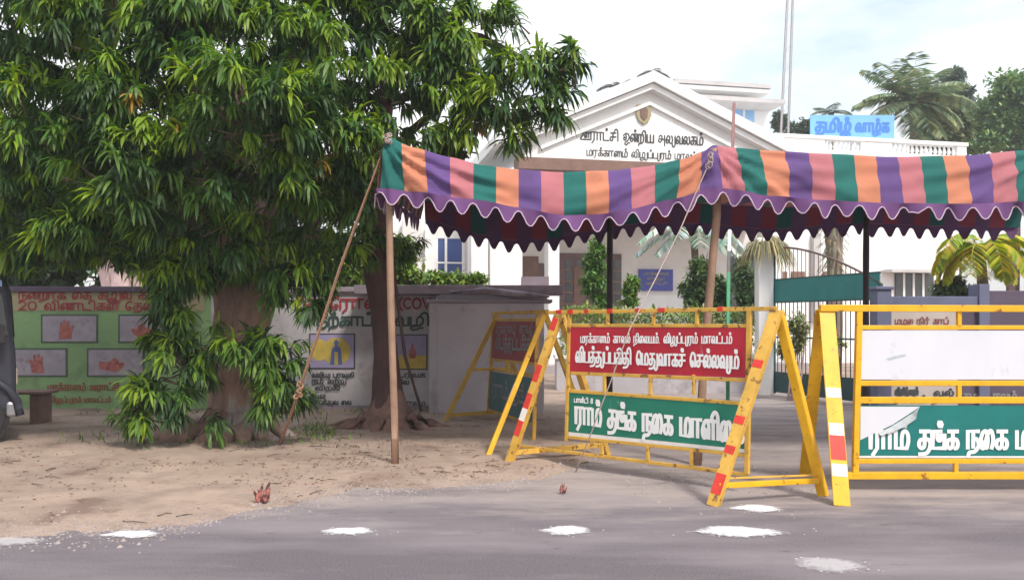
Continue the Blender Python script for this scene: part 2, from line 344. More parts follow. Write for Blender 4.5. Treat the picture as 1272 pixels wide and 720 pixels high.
def paint_word(name, text, A, B, size, material, parent, N, thick=.2, up=Vector((0, 0, 1))):
    """paint text so that its baseline runs from A to B; size = x-height; N = outward normal"""
    st, wd = strokes(text); A = Vector(A); B = Vector(B); U = (B-A)/wd; mb = MB(); off = .003; t = thick*.5
    un = U.length; V = up*size
    for s in st:
        L = len(s); i0 = len(mb.v)
        for k, (a, b) in enumerate(s):
            p0 = s[max(0, k-1)]; p1 = s[min(L-1, k+1)]
            dx, dy = (p1[0]-p0[0])*un, (p1[1]-p0[1])*size; l = math.hypot(dx, dy) or 1; nx, ny = -dy/l, dx/l
            ex = 0
            if k in (0, L-1) and L > 1: ex = t*size*.6*(-1 if k == 0 else 1)
            P = A+U*a+V*b+N*off+(U.normalized()*dx+up*dy)/l*ex
            mit = 1.0
            if 0 < k < L-1:
                e0 = Vector(((s[k][0]-p0[0])*un, (s[k][1]-p0[1])*size)).normalized(); mit = min(1.5, 1/max(.5, abs(e0.dot(Vector((dx, dy))/l))))
            D = (U.normalized()*nx+up*ny)*t*size*mit
            mb.v += [tuple(P+D), tuple(P-D)]; off += .00006
        for k in range(L-1):
            a = i0+2*k; mb.f.append((a, a+1, a+3, a+2)); mb.m.append(0)
    return mb.build(name, material, parent)

# ================================================================== GROUND
BND = [(-30, 5.6), (-3.4, 5.7), (-2.3, 5.95), (-2.0, 6.6), (-1.41, 7.15), (.03, 7.65), (.7, 8.5), (1.1, 9.6), (1.3, 11), (1.5, 30), (6.9, 30), (7.4, 13.0), (7.8, 12.6), (40, 12.4)]
def sand_h(x, y):
    e = y-interp(BND, x)+.22*nz(x*1.3, y*1.3, 3)+.10*nz(x*4, y*4, 8)
    h = max(-.035, min(.045, e*.06))
    if e > 0: h += .012*nz(x*2.1, y*2.1)+.007*nz(x*6, y*6, 1)+max(0, min(1, (e-1)/3))*.02
    return h
xs = [-400, -150, -60, -30, -18, -12, -9]+[-8+i*.09 for i in range(112)]+[2.1+i*.3 for i in range(22)]+[9, 12, 18, 30, 60, 150, 400]
ys = [-60, -20, -5, 2, 4]+[4.5+i*.07 for i in range(108)]+[12.1+i*.3 for i in range(22)]+[19, 22, 26, 32, 40, 60, 100, 200, 500, 900]
mb = MB()
for y in ys:
    for x in xs: mb.v.append((x, y, sand_h(x, y) if abs(x) < 60 else (-.035 if y < 6 else .02)))
nx_ = len(xs)
for j in range(len(ys)-1):
    for i in range(nx_-1): a = j*nx_+i; mb.f.append((a, a+1, a+nx_+1, a+nx_)); mb.m.append(0)
tag(mb.build('ground', M['sand'], smooth=True), kind='structure')
mb = MB(); rx = [-400, -60, -20]+[-10+i for i in range(21)]+[20, 60, 400]; ry = [-60, -20, 0, 3]+[4+i*.5 for i in range(18)]+[14, 18, 22, 30]
for y in ry:
    for x in rx: mb.v.append((x, y, 0.0))
for j in range(len(ry)-1):
    for i in range(len(rx)-1): a = j*len(rx)+i; mb.f.append((a, a+1, a+len(rx)+1, a+len(rx))); mb.m.append(0)
tag(mb.build('road', M['road']), kind='structure')

# white powder dabs on the road (laid in a row)
def powder_mat(name, c, dens):
    m = bpy.data.materials.new(name); m.use_nodes = True; t = m.node_tree; n = t.nodes; L = t.links.new; p = n['Principled BSDF']; p.inputs['Roughness'].default_value = .95
    p.inputs['Base Color'].default_value = (*c, 1); a = n.new('ShaderNodeVertexColor'); a.layer_name = 'tone'; g = n.new('ShaderNodeTexCoord'); no = n.new('ShaderNodeTexNoise')
    no.inputs['Scale'].default_value = 26; no.inputs['Detail'].default_value = 8; no.inputs['Roughness'].default_value = .75; L(g.outputs['Object'], no.inputs['Vector'])
    q = n.new('ShaderNodeMath'); q.operation = 'ADD'; L(a.outputs[0], q.inputs[0]); L(no.outputs['Fac'], q.inputs[1])
    r = n.new('ShaderNodeMapRange'); r.inputs[1].default_value = .72; r.inputs[2].default_value = 1.08; r.inputs[3].default_value = 0; r.inputs[4].default_value = dens; L(q.outputs[0], r.inputs[0])
    tr = n.new('ShaderNodeBsdfTransparent'); ms = n.new('ShaderNodeMixShader'); L(r.outputs[0], ms.inputs[0]); L(tr.outputs[0], ms.inputs[1]); L(p.outputs[0], ms.inputs[2]); L(ms.outputs[0], n['Material Output'].inputs[0]); return m
M['powder_dab'] = powder_mat('powder_dab', (.74, .73, .73), 1.0); M['powder_thin'] = powder_mat('powder_thin', (.60, .57, .58), .6)
POWD = []
def powder(px, py, wpx, hpx, label, group, m='powder', seed=0):
    c = gr(px, py); Y = c.y; a = wpx/2/F*Y; dy = F*H/(py-HY-hpx/2)-F*H/(py-HY+hpx/2); b = dy/2; mb_ = MB(); r = random.Random(seed)
    a *= 1.22; b *= 1.3; rings = 8; n = 40; i0 = 0; mb_.v.append((0, 0, .014)); mb_.c = [(.62, .62, .62, 1)]
    for k in range(1, rings+1):
        for j in range(n):
            t = 2*math.pi*j/n; q = 1+.28*nz(math.cos(t)*1.6+seed, math.sin(t)*1.6, seed*3.1)+.10*nz(math.cos(t)*6, math.sin(t)*6+seed, 2)
            f = k/rings; mb_.c.append((*([max(.0, .70-.62*f**2.2)]*3), 1)); mb_.v.append((a*f*q*math.cos(t), b*f*q*math.sin(t)*(1-.45*math.cos(t)**4), .0045+.010*(1-f**2)*(.9+.2*r.random())))
    for j in range(n): mb_.f.append((0, 1+j, 1+(j+1) % n)); mb_.m.append(0)
    for k in range(rings-1):
        for j in range(n): p = 1+k*n+j; q = 1+k*n+(j+1) % n; mb_.f.append((p, p+n, q+n, q)); mb_.m.append(0)
    POWD.append((c, a, b))
    o = mb_.build('powder_patch', M[{'powder': 'powder_dab', 'powder2': 'powder_thin'}[m]], smooth=True); o.location = c; tag(o, label, 'powder patch', group)
GP = 'white powder patches laid along the road edge'
powder(14, 673, 84, 10, 'thin white powder patch on the road at the far left of the photo', GP, 'powder2', 1)
powder(164, 664, 76, 9, 'white powder dab on asphalt, second from the left of the row', GP, seed=2)
powder(434, 660, 64, 9, 'white powder dab on asphalt, third from the left of the row', GP, seed=3)
powder(702, 659, 66, 10, 'white powder dab on asphalt in front of the left barricade', GP, seed=4)
powder(918, 661, 106, 13, 'widest white powder dab on the road, below the striped barricade foot', GP, seed=5)
powder(938, 632, 60, 9, 'small white powder dab beside the red striped foot of the left barricade', GP, seed=6)
powder(1030, 702, 84, 18, 'faint thin white powder smear on the road nearest the camera at lower right', GP, 'powder2', 7)
powder(820, 577, 34, 5, 'small white powder spot under the bottom rail of the left barricade', GP, 'powder2', 8)

r_ = random.Random(4); mb = MB()
for (c, a, b) in POWD:
    for k in range(int(60*a)+8):
        x = r_.gauss(0, a*.62); y = r_.gauss(0, b*.42); s_ = r_.uniform(.002, .006); x += c.x; y += c.y
        mb.face([(x-s_*1.6, y-s_*.8, .0052), (x+s_*1.5, y-s_, .0052), (x+s_*.7, y+s_, .0068)])
tag(mb.build('scattered_powder', M['powder']), kind='stuff')

# ================================================================== COMPOUND WALL, LEFT
WY = 13.6
wall = thing('compound_wall', 'low compound wall painted with green hand washing mural and white notice', 'wall', (0, WY, 0))
def wl(px, py): p = at(px, py, WY); return p.x, p.z
def wv(px, py, off=0): p = at(px, py, WY); return Vector((p.x, -off, p.z))
NW = Vector((0, -1, 0))
xg = wl(262, 0)[0]; xe = wl(534, 0)[0]
ztop = wl(0, 358)[1]
mb = MB(); mb.box(-14, xg, 0, .22, -.05, ztop-.06); mb.build('green_wall_body', M['wallgreen'], wall)
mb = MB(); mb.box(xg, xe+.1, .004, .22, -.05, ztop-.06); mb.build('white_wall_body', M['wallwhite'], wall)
mb = MB(); mb.box(-14, xg, -.05, .27, ztop-.06, ztop+.03); mb.build('coping', M['purple'], wall, bevel=.01)
mb = MB(); mb.box(xg, xe+.1, -.06, .28, ztop-.06, ztop+.02); mb.build('coping', M['coping'], wall, bevel=.01)
a, b = wl(0, 352)[1], wl(0, 386)[1]
mb = MB(); mb.box(-14, xg-.1, -.006, 0.0, b, ztop-.062); mb.build('cream_band', M['wallcream'], wall)
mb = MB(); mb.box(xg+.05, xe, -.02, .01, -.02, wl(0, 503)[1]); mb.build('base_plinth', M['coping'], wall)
Z = lambda px, py: wv(px, py, .008)
lettering('lettering', 'na na2 P rra aa ka | ai ka | ka zha u2 va | ka u1 ai rra na P tha', Z(24, 371), Z(232, 371), .10, M['ink_r'], wall, NW, .22)
lettering('lettering', '2 0 | va i na2 aa tta i ka lla P | ee tha ai va', Z(24, 384.5), Z(206, 384.5), .10, M['ink_r'], wall, NW, .22)
lettering('lettering', 'ma ra ka P ka aa Nna ma P | uu ra aa tta P cha i', Z(60, 484), Z(148, 484), .075, M['ink_b'], wall, NW, .28)
lettering('lettering', 'va i zha u2 pa P pa u2 ra ma P | ma aa va tta P tta ma P', Z(62, 499), Z(138, 499), .06, M['ink_b'], wall, NW, .28)
def hand(mb_, A, s, flip, mi, kind):
    f = -1 if flip else 1
    if kind == 0:      # two raised palms rubbing
        polys = [[(-.5, -.6), (.35, -.6), (.4, -.1), (.55, .25), (.4, .32), (.25, .1), (.22, .6), (.08, .62), (.02, .2), (-.05, .66), (-.2, .64), (-.2, .2), (-.3, .5), (-.42, .46), (-.4, 0)]]
    else:              # a fist laid in the other palm
        polys = [[(-.9, -.35), (.3, -.55), (.7, -.25), (.85, .05), (.6, .12), (.5, -.02), (.35, .3), (.1, .42), (-.1, .2), (-.4, .1), (-.9, .15)]]
    for p in polys: mb_.prism([(f*x*s, y*s) for x, y in (p if not flip else p[::-1])], A, Vector((1, 0, 0)), Vector((0, 0, 1)), NW, .004, mi)
for (x0, y0, x1, y1, kd, fl) in ((51, 390, 122, 426, 0, 0), (147, 390, 218, 426, 1, 1), (16, 432, 84, 468, 0, 1), (108, 432, 180, 468, 1, 0)):
    p0 = wv(x0, y1); p1 = wv(x1, y0); m2 = MB()
    m2.box(p0.x, p1.x, -.006, 0, p0.z, p1.z); fr = m2.build('mural_picture', M['picframe'], wall)
    m3 = MB(); e = .03; m3.box(p0.x+e, p1.x-e, -.010, -.0061, p0.z+e, p1.z-e); m3.build('picture_ground', M['picbg'], fr)
    m4 = MB(); cx = (p0.x+p1.x)/2; cz = (p0.z+p1.z)/2; hand(m4, Vector((cx-.05, -.0101, cz-.02)), .24, fl, 0, kd); m4.build('hand_shape', M['skin'], fr)
# white notice
lettering('lettering', 'e ka aa ee ra aa na2 aa', Z(368, 383), Z(486, 383), .145, M['ink_r'], wall, NW, .22)
lettering('lettering', '( C O V', Z(496, 383), Z(534, 383), .125, M['ink_r'], wall, NW, .26)
lettering('lettering', 'tha rra P ka aa pa P pa u2', Z(394, 404), Z(483, 404), .135, M['ink_g'], wall, NW, .24)
lettering('lettering', 'va zha i', Z(491, 404), Z(533, 404), .135, M['ink_g'], wall, NW, .24)
for (x0, y0, x1, y1, kd) in ((384, 414, 441, 458, 0), (491, 415, 531, 459, 1)):
    p0 = wv(x0, y1); p1 = wv(x1, y0); m2 = MB(); m2.box(p0.x, p1.x, -.006, .0041, p0.z, p1.z); fr = m2.build('notice_picture', M['ink_k'], wall)
    m3 = MB(); e = .02; m3.box(p0.x+e, p1.x-e, -.010, -.0061, p0.z+e, p1.z-e); m3.build('picture_ground', M['picviolet'], fr)
    cx = (p0.x+p1.x)/2+.02; cz = (p0.z+p1.z)/2; m4 = MB(); r = .22 if kd == 0 else .17
    if kd == 0:
        m4.prism([(r*math.cos(t*.35)*1.05, r*math.sin(t*.35)) for t in range(18)], Vector((cx+.05, -.0101, cz)), Vector((1, 0, 0)), Vector((0, 0, 1)), NW, .003, 0)
        m4.prism([(r*.7*math.cos(t*.5), r*.8*math.sin(t*.5)) for t in range(13)], Vector((cx-.22, -.0101, cz+.02)), Vector((1, 0, 0)), Vector((0, 0, 1)), NW, .002, 0)
        m4.prism([(-.10, -.2), (-.03, -.2), (-.03, .0), (.03, .0), (.03, -.2), (.10, -.2), (.07, .05), (.02, .1), (.04, .16), (0, .2), (-.04, .16), (-.02, .1), (-.07, .05)], Vector((cx+.05, -.0135, cz-.01)), Vector((1, 0, 0)), Vector((0, 0, 1)), NW, .003, 1)
    else:
        m4.box(p0.x+e, p1.x-e, -.0125, -.0101, p0.z+e, cz-.05); m4.prism([(-.05, -.1), (.05, -.1), (.06, .03), (.02, .05), (.015, .14), (-.015, .14), (-.02, .05), (-.06, .03)], Vector((cx, -.0126, cz)), Vector((1, 0, 0)), Vector((0, 0, 1)), NW, .003, 2)
    m4.build('picture_figure', [M['ochre'], M['picblue'], M['skin']], fr)
for k, (xa, xb, y, t) in enumerate(((388, 440, 468, 'va la i ya u2 | pa ra va u2 ka i'), (388, 430, 476, 'na ma P | ka rra P rra u2'), (392, 422, 484, 'va i rra ka u1'), (386, 404, 494, 'na i ya ma'), (388, 436, 502, 'ma ra u2 tha P tha u2 va | ai va'),
                                     (496, 528, 468, 'pa ra va ka'), (492, 508, 477, 'na i la'), (506, 528, 503, 'ra va ma'))):
    lettering('lettering', t, Z(xa, y), Z(xb, y), .055, M['ink_k'], wall, NW, .3)

# pier block and slab at the end of the wall, beside the gate opening
gp = thing('gate_pier_wall', 'plain lilac grey return wall with projecting slab left of the gate', 'wall', (0, 12.9, 0))
def gv(px, py): p = at(px, py, 12.9); return p.x, p.z
x0 = gv(534, 0)[0]; x1 = gv(622, 0)[0]; x2 = gv(676, 0)[0]; zt = gv(0, 376)[1]
mb = MB(); mb.box(x0, x2, .0, .7, -.05, zt); mb.build('wall_body', M['lilac'], gp, bevel=.012)
mb = MB(); mb.box(x0-.008, x0+.10, -.012, -.001, -.05, zt-.002); mb.build('edge_band', M['wallwhite'], gp)
mb = MB(); mb.box(x0-.05, x2+.12, -.12, .75, zt, zt+.05); mb.build('ledge', M['coping'], gp, bevel=.008)
mb = MB(); mb.box(gv(440, 0)[0], gv(700, 0)[0], -.02, 1.0, gv(0, 365)[1], gv(0, 354)[1]); mb.build('roof_slab', M['coping'], gp, bevel=.01)
mb = MB(); mb.box(gv(545, 0)[0], gv(680, 0)[0], .12, .9, zt+.051, gv(0, 365)[1]-.002); mb.build('upper_block', M['lilac'], gp)
mb = MB(); mb.box(gv(648, 0)[0], gv(683, 0)[0], .3, .95, gv(0, 354)[1]+.002, gv(0, 342)[1]); mb.build('upper_block', M['coping'], gp)
mb = MB(); A0 = Vector((gv(560, 0)[0], -.06, gv(0, 363)[1])); mb.tube([A0, A0+Vector((.5, -.06, .03)), A0+Vector((1.0, -.04, -.03)), A0+Vector((1.5, -.05, -.06))], [.03, .05, .055, .02], 8); mb.build('cloth_roll', M['coping'], gp, smooth=True)

# right wall
rw = thing('painted_wall', 'right compound wall with dark blue coping and red and black lettering', 'wall', (0, 13.8, 0))
def rv(px, py): p = at(px, py, 13.8); return p.x, p.z
xr0, xr1, xr2 = rv(1104, 0)[0], rv(1182, 0)[0], rv(1190, 0)[0]
zr = rv(0, 368)[1]
mb = MB(); mb.box(xr0, xr1+.1, 0, .2, -.05, rv(0, 383)[1]); mb.build('beige_wall_body', M['beige'], rw)
mb = MB(); mb.box(xr1+.1, 20, .01, .2, -.05, rv(0, 383)[1]); mb.build('purple_wall_body', M['purple'], rw)
mb = MB(); mb.box(xr0, rv(1216, 0)[0], -.03, .24, rv(0, 383)[1], zr); mb.build('coping', M['bluegrey'], rw, bevel=.01)
mb = MB(); mb.box(rv(1226, 0)[0], 20, -.03, .24, rv(0, 383)[1], rv(0, 361)[1]); mb.build('coping', M['purple'], rw, bevel=.01)
mb = MB(); mb.box(rv(1214, 0)[0], rv(1227, 0)[0], -.06, .28, -.05, rv(0, 353)[1]); mb.build('wall_post', M['bluegrey'], rw, bevel=.01)
RV = lambda px, py: Vector((rv(px, py)[0], -.004, rv(px, py)[1]))
lettering('lettering', 'ma zha ai | na ii' .replace('ii', 'i')+' ra P | ka aa pa P', RV(1112, 402), RV(1178, 402), .07, M['ink_d'], rw, NW, .24)
lettering('lettering', 'va i lla i pa P | ya u2 ma P', RV(1112, 490), RV(1140, 490), .08, M['ink_k'], rw, NW, .34)
lettering('lettering', 'tha i tta P tta ma P | na ai ka', RV(1108, 499), RV(1186, 499), .07, M['ink_k'], rw, NW, .34)
lettering('lettering', 'va la P', RV(1160, 491), RV(1184, 491), .07, M['ink_k'], rw, NW, .34)
lettering('lettering', 'cha ma u2 ka | na la ma P', Vector((rv(1196, 0)[0], -.002, rv(0, 496)[1])), Vector((rv(1262, 0)[0], -.002, rv(0, 496)[1])), .09, M['grey_ink'], rw, NW, .3)
bp = thing('gate_post', 'square blue grey gate post at the left end of the painted wall', 'gate post', (rv(1095, 0)[0], 13.8, 0))
mb = MB(); mb.box(-.13, .11, -.13, .13, -.02, rv(0, 360)[1]); mb.build('shaft', M['bluegrey'], bp, bevel=.012)
mb = MB(); mb.box(-.16, .14, -.16, .16, rv(0, 360)[1]+.001, rv(0, 356)[1]); mb.build('cap', M['bluegrey'], bp, bevel=.012)

# ================================================================== GATE
PX = at(949, 0, 17).x
pil = thing('gate_pillar', 'tall white square gate pillar with shaggy growth on top', 'pillar', (PX, 17, 0))
ztp = at(0, 302, 17).z
mb = MB(); mb.box(-.15, .15, -.15, .15, -.05, ztp); mb.build('shaft', M['white'], pil, bevel=.012)
mb = MB(); mb.box(-.19, .19, -.19, .19, ztp+.001, ztp+.09); mb.build('cap', M['white2'], pil, bevel=.012)
hinge = Vector((PX+.17, 16.9, 0)); free = Vector((at(1094, 0, 14.3).x, 14.3, 0)); gd = free-hinge; GL_ = gd.length; ga = math.atan2(gd.y, gd.x)
gt = thing('iron_gate', 'open iron gate leaf with arched top and teal sheet band', 'gate', hinge, ga)
zA, zB = 1.45+92/F*17, 1.45+48/F*14.3
def arch(u): t = u/GL_; return zA+(zB-zA)*(t**1.7)
mb = MB(); mb.tube([(u*GL_/14, 0, arch(u*GL_/14)) for u in range(15)], .020, 8); mb.build('arched_rail', M['gatebrown'], gt, smooth=True)
zb0, zb1 = 1.86, 2.28
mb = MB(); mb.box(.02, GL_-.02, -.012, .012, zb0, zb1); mb.build('sheet_band', M['gatesheet'], gt)
mb = MB(); mb.box(.02, GL_-.02, -.012, .012, .06, .44); mb.build('kick_sheet', M['gate'], gt)
for z in (.455, 1.845, 2.295, 1.15):
    mb = MB(); mb.bar((.0, 0, z), (GL_, 0, z), .03, .03); mb.build('rail', M['gate'], gt)
for u, zz in ((0, zA), (GL_, zB)):
    mb = MB(); mb.bar((u, 0, .03), (u, 0, zz), .05, .05); mb.build('gate_stile', M['gate'], gt)
nb = 24; bm_ = {}
for k in range(1, nb):
    u = GL_*k/nb
    mb = MB(); mb.bar((u, .0, .44), (u, .0, 1.86), .013, .013); mb.build('gate_bar', M['darkpole'], gt)
    mb = MB(); mb.bar((u, .0, 2.28), (u, .0, arch(u)), .010, .010); mb.build('gate_bar', M['gatebrown'], gt)

# ================================================================== OFFICE BUILDING (turned 12 degrees)
BA = R(12); B0 = at(806, 400, 24); B0.z = 0
bu = Vector((math.cos(BA), math.sin(BA), 0)); bn = Vector((-math.sin(BA), math.cos(BA), 0))
def bp_(px, py, off=0):
    d = Vector(((px-CXP)/F, 1, -(py-HY)/F)); o = Vector((0, 0, H)); t = ((B0+bn*off)-o).dot(bn)/d.dot(bn); p = o+d*t
    return (p-B0).dot(bu), p.z
ob = thing('office_building', 'white government office with gabled portico and Tamil lettering', 'building', B0, BA)
NB = Vector((0, -1, 0))
apx, apz = bp_(806, 93); lx, lz = bp_(612, 186); rxx, rz_ = bp_(990, 190)
sl = (apz-rz_)/(rxx-apx); lz = apz-sl*(apx-lx)
base_z = bp_(0, 197)[1]
bzl = bp_(700, 199)[1]
def pbox(name, p0, p1, off0, off1, m, par=ob, offp=None, bevel=0):
    """box whose front face covers pixels p0..p1 on the facade plane off0"""
    u0, z1 = bp_(*p0, off0); u1, z0 = bp_(*p1, off0); mb_ = MB(); mb_.box(min(u0, u1), max(u0, u1), off0, off1, min(z0, z1), max(z0, z1)); return mb_.build(name, M[m], par, bevel=bevel)
# gable face
mb = MB(); mb.prism([(lx+.9, bzl), (rxx-.9, bzl), (rxx-.9, apz-sl*(rxx-.9-apx)-.25), (apx, apz-.25), (lx+.9, apz-sl*(apx-lx-.9)-.25)], Vector((0, .0, 0)), Vector((1, 0, 0)), Vector((0, 0, 1)), Vector((0, 1, 0)), .25)
mb.build('gable_wall', M['white'], ob)
# raking roof slabs and inner mouldings
def rake(name, inset, th, y0, y1, m, drop):
    for s in (-1, 1):
        ex = (rxx-apx if s > 0 else apx-lx)-inset; mb_ = MB()
        A = Vector((apx, 0, apz-drop)); E_ = Vector((apx+s*ex, 0, apz-drop-sl*ex))
        pl = [(A.x, A.z), (E_.x, E_.z), (E_.x, E_.z-th), (A.x, A.z-th)]
        if s > 0: pl = pl[::-1]
        mb_.prism(pl, Vector((0, y0, 0)), Vector((1, 0, 0)), Vector((0, 0, 1)), Vector((0, 1, 0)), y1-y0); mb_.build(name, M[m], ob)
rake('roof_slab', 0, .30, -.42, 8, 'white2', 0)
rake('raking_moulding', 1.3, .10, -.10, -.003, 'white2', .78)
rake('raking_moulding', .55, .16, -.30, -.002, 'white2', .32)
# round state-style shield under the apex: plain shield, no device copied
su, sz = bp_(799, 143); mb = MB(); mb.prism([(-.2, .28), (.2, .28), (.23, 0), (.15, -.18), (0, -.28), (-.15, -.18), (-.23, 0)][::-1], Vector((su, -.003, sz)), Vector((1, 0, 0)), Vector((0, 0, 1)), NB, .06); sh = mb.build('emblem_shield', M['wallcream'], ob, bevel=.012)
mb = MB(); mb.prism([(-.12, .15), (.0, .22), (.12, .15), (.1, -.08), (0, -.18), (-.1, -.08)][::-1], Vector((su, -.064, sz)), Vector((1, 0, 0)), Vector((0, 0, 1)), NB, .02); mb.build('emblem_relief', M['brown'], sh, bevel=.008)
def bl(px, py, off=0): u, z = bp_(px, py, off); return Vector((u, off-.004, z))
lettering('lettering', 'uu ra aa tta P cha i | o na2 P rra i ya | a la u2 va la ka ma P', bl(721, 173), Vector((bl(873, 176).x, -.004, bl(721, 173).z)), .215, M['ink_k'], ob, NB, .17)
lettering('lettering', 'ma ra ka P ka aa Nna ma P | va i zha u2 pa P pa u2 ra ma P | ma aa va tta P tta ma P', bl(729, 193), Vector((bl(878, 194).x, -.004, bl(729, 193).z)), .15, M['ink_k'], ob, NB, .18)
# brown beam and porch
u0 = bp_(641, 200)[0]; u1 = bp_(985, 200)[0]
mb = MB(); mb.box(u0, u1, -.28, .3, bzl-.33, bzl-.002); mb.build('brown_beam', M['brown'], ob, bevel=.01)
mb = MB(); mb.box(u0-.3, u1+.2, .0, 7, bzl-1.4, bzl-.334); mb.build('entablature', M['white'], ob)
zporch = bzl-1.4
def pier(pxa, pxb, off, d, m='white'):
    a_, _ = bp_(pxa, 340, off); b_, _ = bp_(pxb, 340, off); mb_ = MB(); mb_.box(a_, b_, off, off+d, -.05, zporch-.002); mb_.build('porch_pier', M[m], ob, bevel=.02)
pier(585, 606, .1, .6); pier(609, 649, .3, .6); pier(681, 695, .2, .45); pier(950, 972, .2, .5)
# porch back wall and what hangs on it
OFF = 3.2
mb = MB(); mb.box(bp_(500, 0, OFF)[0], bp_(985, 0, OFF)[0], OFF, OFF+.3, -.05, zporch-.003); mb.build('porch_back_wall', M['cream'], ob)
pbox('door', (650, 318), (669, 400), OFF-.06, OFF-.001, 'brown')
wn = pbox('window', (669, 327), (689, 347), OFF-.06, OFF-.001, 'lattice')
lw = pbox('lattice_screen', (695, 314), (772, 400), OFF-.14, OFF-.001, 'lattice')
for xa in (703, 716, 741, 755, 764):
    pbox('lattice_slot', (xa, 322), (xa+7, 392), OFF-.16, OFF-.141, 'darkglass', lw)
for ya in (334, 348, 362, 376):
    pbox('lattice_rail', (696, ya), (771, ya+3), OFF-.175, OFF-.161, 'brown', lw)
pbox('inner_door', (713, 331), (726, 400), OFF-.18, OFF-.176, 'brown', lw)
pbox('wall_board', (794, 334), (836, 361), OFF-.08, OFF-.001, 'bluesign')
for k, (y, xa, xb) in enumerate(((341, 800, 830), (347, 804, 826), (353, 802, 829))):
    lettering('board_lettering', ('ma ra ka P ka aa Nna ma P', 'va i zha u2 pa P', 'uu ra aa tta P cha i')[k], bl(xa, y, OFF-.08), Vector((bl(xb, y, OFF-.08).x, OFF-.084, bl(xa, y, OFF-.08).z)), .06, M['wallcream'], ob, NB, .26)
pbox('white_dado', (770, 366), (905, 398), OFF-.03, OFF-.0015, 'white2')
bw = pbox('window', (543, 296), (576, 400), OFF-.05, OFF-.0012, 'blueglass')
for xa in (541, 552.5, 574): pbox('window_frame', (xa, 296), (xa+3, 400), OFF-.10, OFF-.051, 'white2', bw)
for ya in (293, 325): pbox('window_frame', (540, ya), (578, ya+2.5), OFF-.115, OFF-.101, 'white2', bw)
pbox('pilaster', (528, 285), (541, 400), OFF-.2, OFF-.0016, 'white2'); pbox('door', (906, 318), (938, 400), OFF-.05, OFF-.0014, 'darkglass')
mb = MB(); mb.box(bp_(520, 0, .0)[0], bp_(990, 0, 0)[0], -.6, OFF, -.02, .28); mb.build('porch_floor', M['concrete'], ob, bevel=.01)
# main block behind the porch
OF2 = 3.6
mb = MB(); mb.box(bp_(470, 0, OF2)[0], bp_(985, 0, OF2)[0], OF2, OF2+9, -.05, bzl-.335); mb.build('main_block', M['white'], ob)
# upper storey
OU = 6.5
pbox('upper_wall', (790, 120), (955, 200), OU, OU+5, 'white')
pbox('sunshade_slab', (846, 116), (976, 129), OU-1.2, OU+5.4, 'soffit')
pbox('parapet', (840, 104), (957, 116), OU-.2, OU+5, 'white2')
pbox('parapet_cap', (838, 102.5), (958, 105), OU-.25, OU+5.05, 'soffit')
uw = pbox('window', (911, 129), (937, 152), OU-.04, OU-.001, 'skyglass')
pbox('window_frame', (923, 129), (925.5, 152), OU-.06, OU-.041, 'white2', uw)
# right wing with balustrade
OW = 3.0; uw0 = bp_(958, 0, OW)[0]; uw1 = bp_(1194, 0, OW)[0]
zc1 = bp_(1100, 174, OW)[1]; zc0 = bp_(1100, 178.5, OW)[1]; zbot = bp_(1100, 192, OW)[1]
mb = MB(); mb.box(uw0, uw1, OW+.1, OW+9, -.05, zbot-.22); mb.build('wing_wall', M['white'], ob)
mb = MB(); mb.box(uw0, uw1+.25, OW-.35, OW+9.2, zbot-.219, zbot); mb.build('wing_slab', M['white2'], ob, bevel=.01)
ra_ = thing('roof_balustrade', 'white roof balustrade on the right wing, below the blue board', 'balustrade', B0, BA)
mb = MB(); mb.box(uw0, uw1+.12, OW-.22, OW+.06, zc0, zc1); mb.build('handrail', M['white2'], ra_, bevel=.01)
for (xa, xb) in ((975, 1021), (1066, 1104), (1185, 1196)):
    a_ = bp_(xa, 0, OW)[0]; b_ = bp_(xb, 0, OW)[0]; mb = MB(); mb.box(a_, b_, OW-.18, OW+.02, zbot+.001, zc0-.001); mb.build('solid_panel', M['white'], ra_)
prof = [(0, .055), (.12, .055), (.16, .03), (.4, .07), (.62, .045), (.8, .03), (.88, .055), (1, .055)]
mb = MB(); hh = zc0-zbot; mb.tube([(0, 0, hh*t) for t, r in prof], [r for t, r in prof], 8, cap=False); bme = mb.build('baluster', M['white2'], data=True, smooth=True)
for (xa, xb, n) in ((1024, 1063, 8), (1108, 1182, 14)):
    a_ = bp_(xa, 0, OW)[0]; b_ = bp_(xb, 0, OW)[0]
    for k in range(n): o = link('baluster', bme, ra_); o.location = (a_+(b_-a_)*k/(n-1), OW-.08, zbot)
# wing windows
wd = pbox('window', (1113, 339), (1160, 374), OW+.02, OW+.099, 'darkglass')
for xa in (1122, 1134, 1146): pbox('window_mullion', (xa, 339), (xa+2.4, 374), OW-.01, OW+.019, 'white2', wd)
pbox('window_shade', (1108, 334), (1166, 338.5), OW-.45, OW+.098, 'soffit')
for xa in (962, 984, 1024): pbox('window', (xa, 337), (xa+16, 352), OW+.03, OW+.098, 'brown')
pbox('downpipe_chase', (1011, 290), (1020, 400), OW-.1, OW+.097, 'soffit')
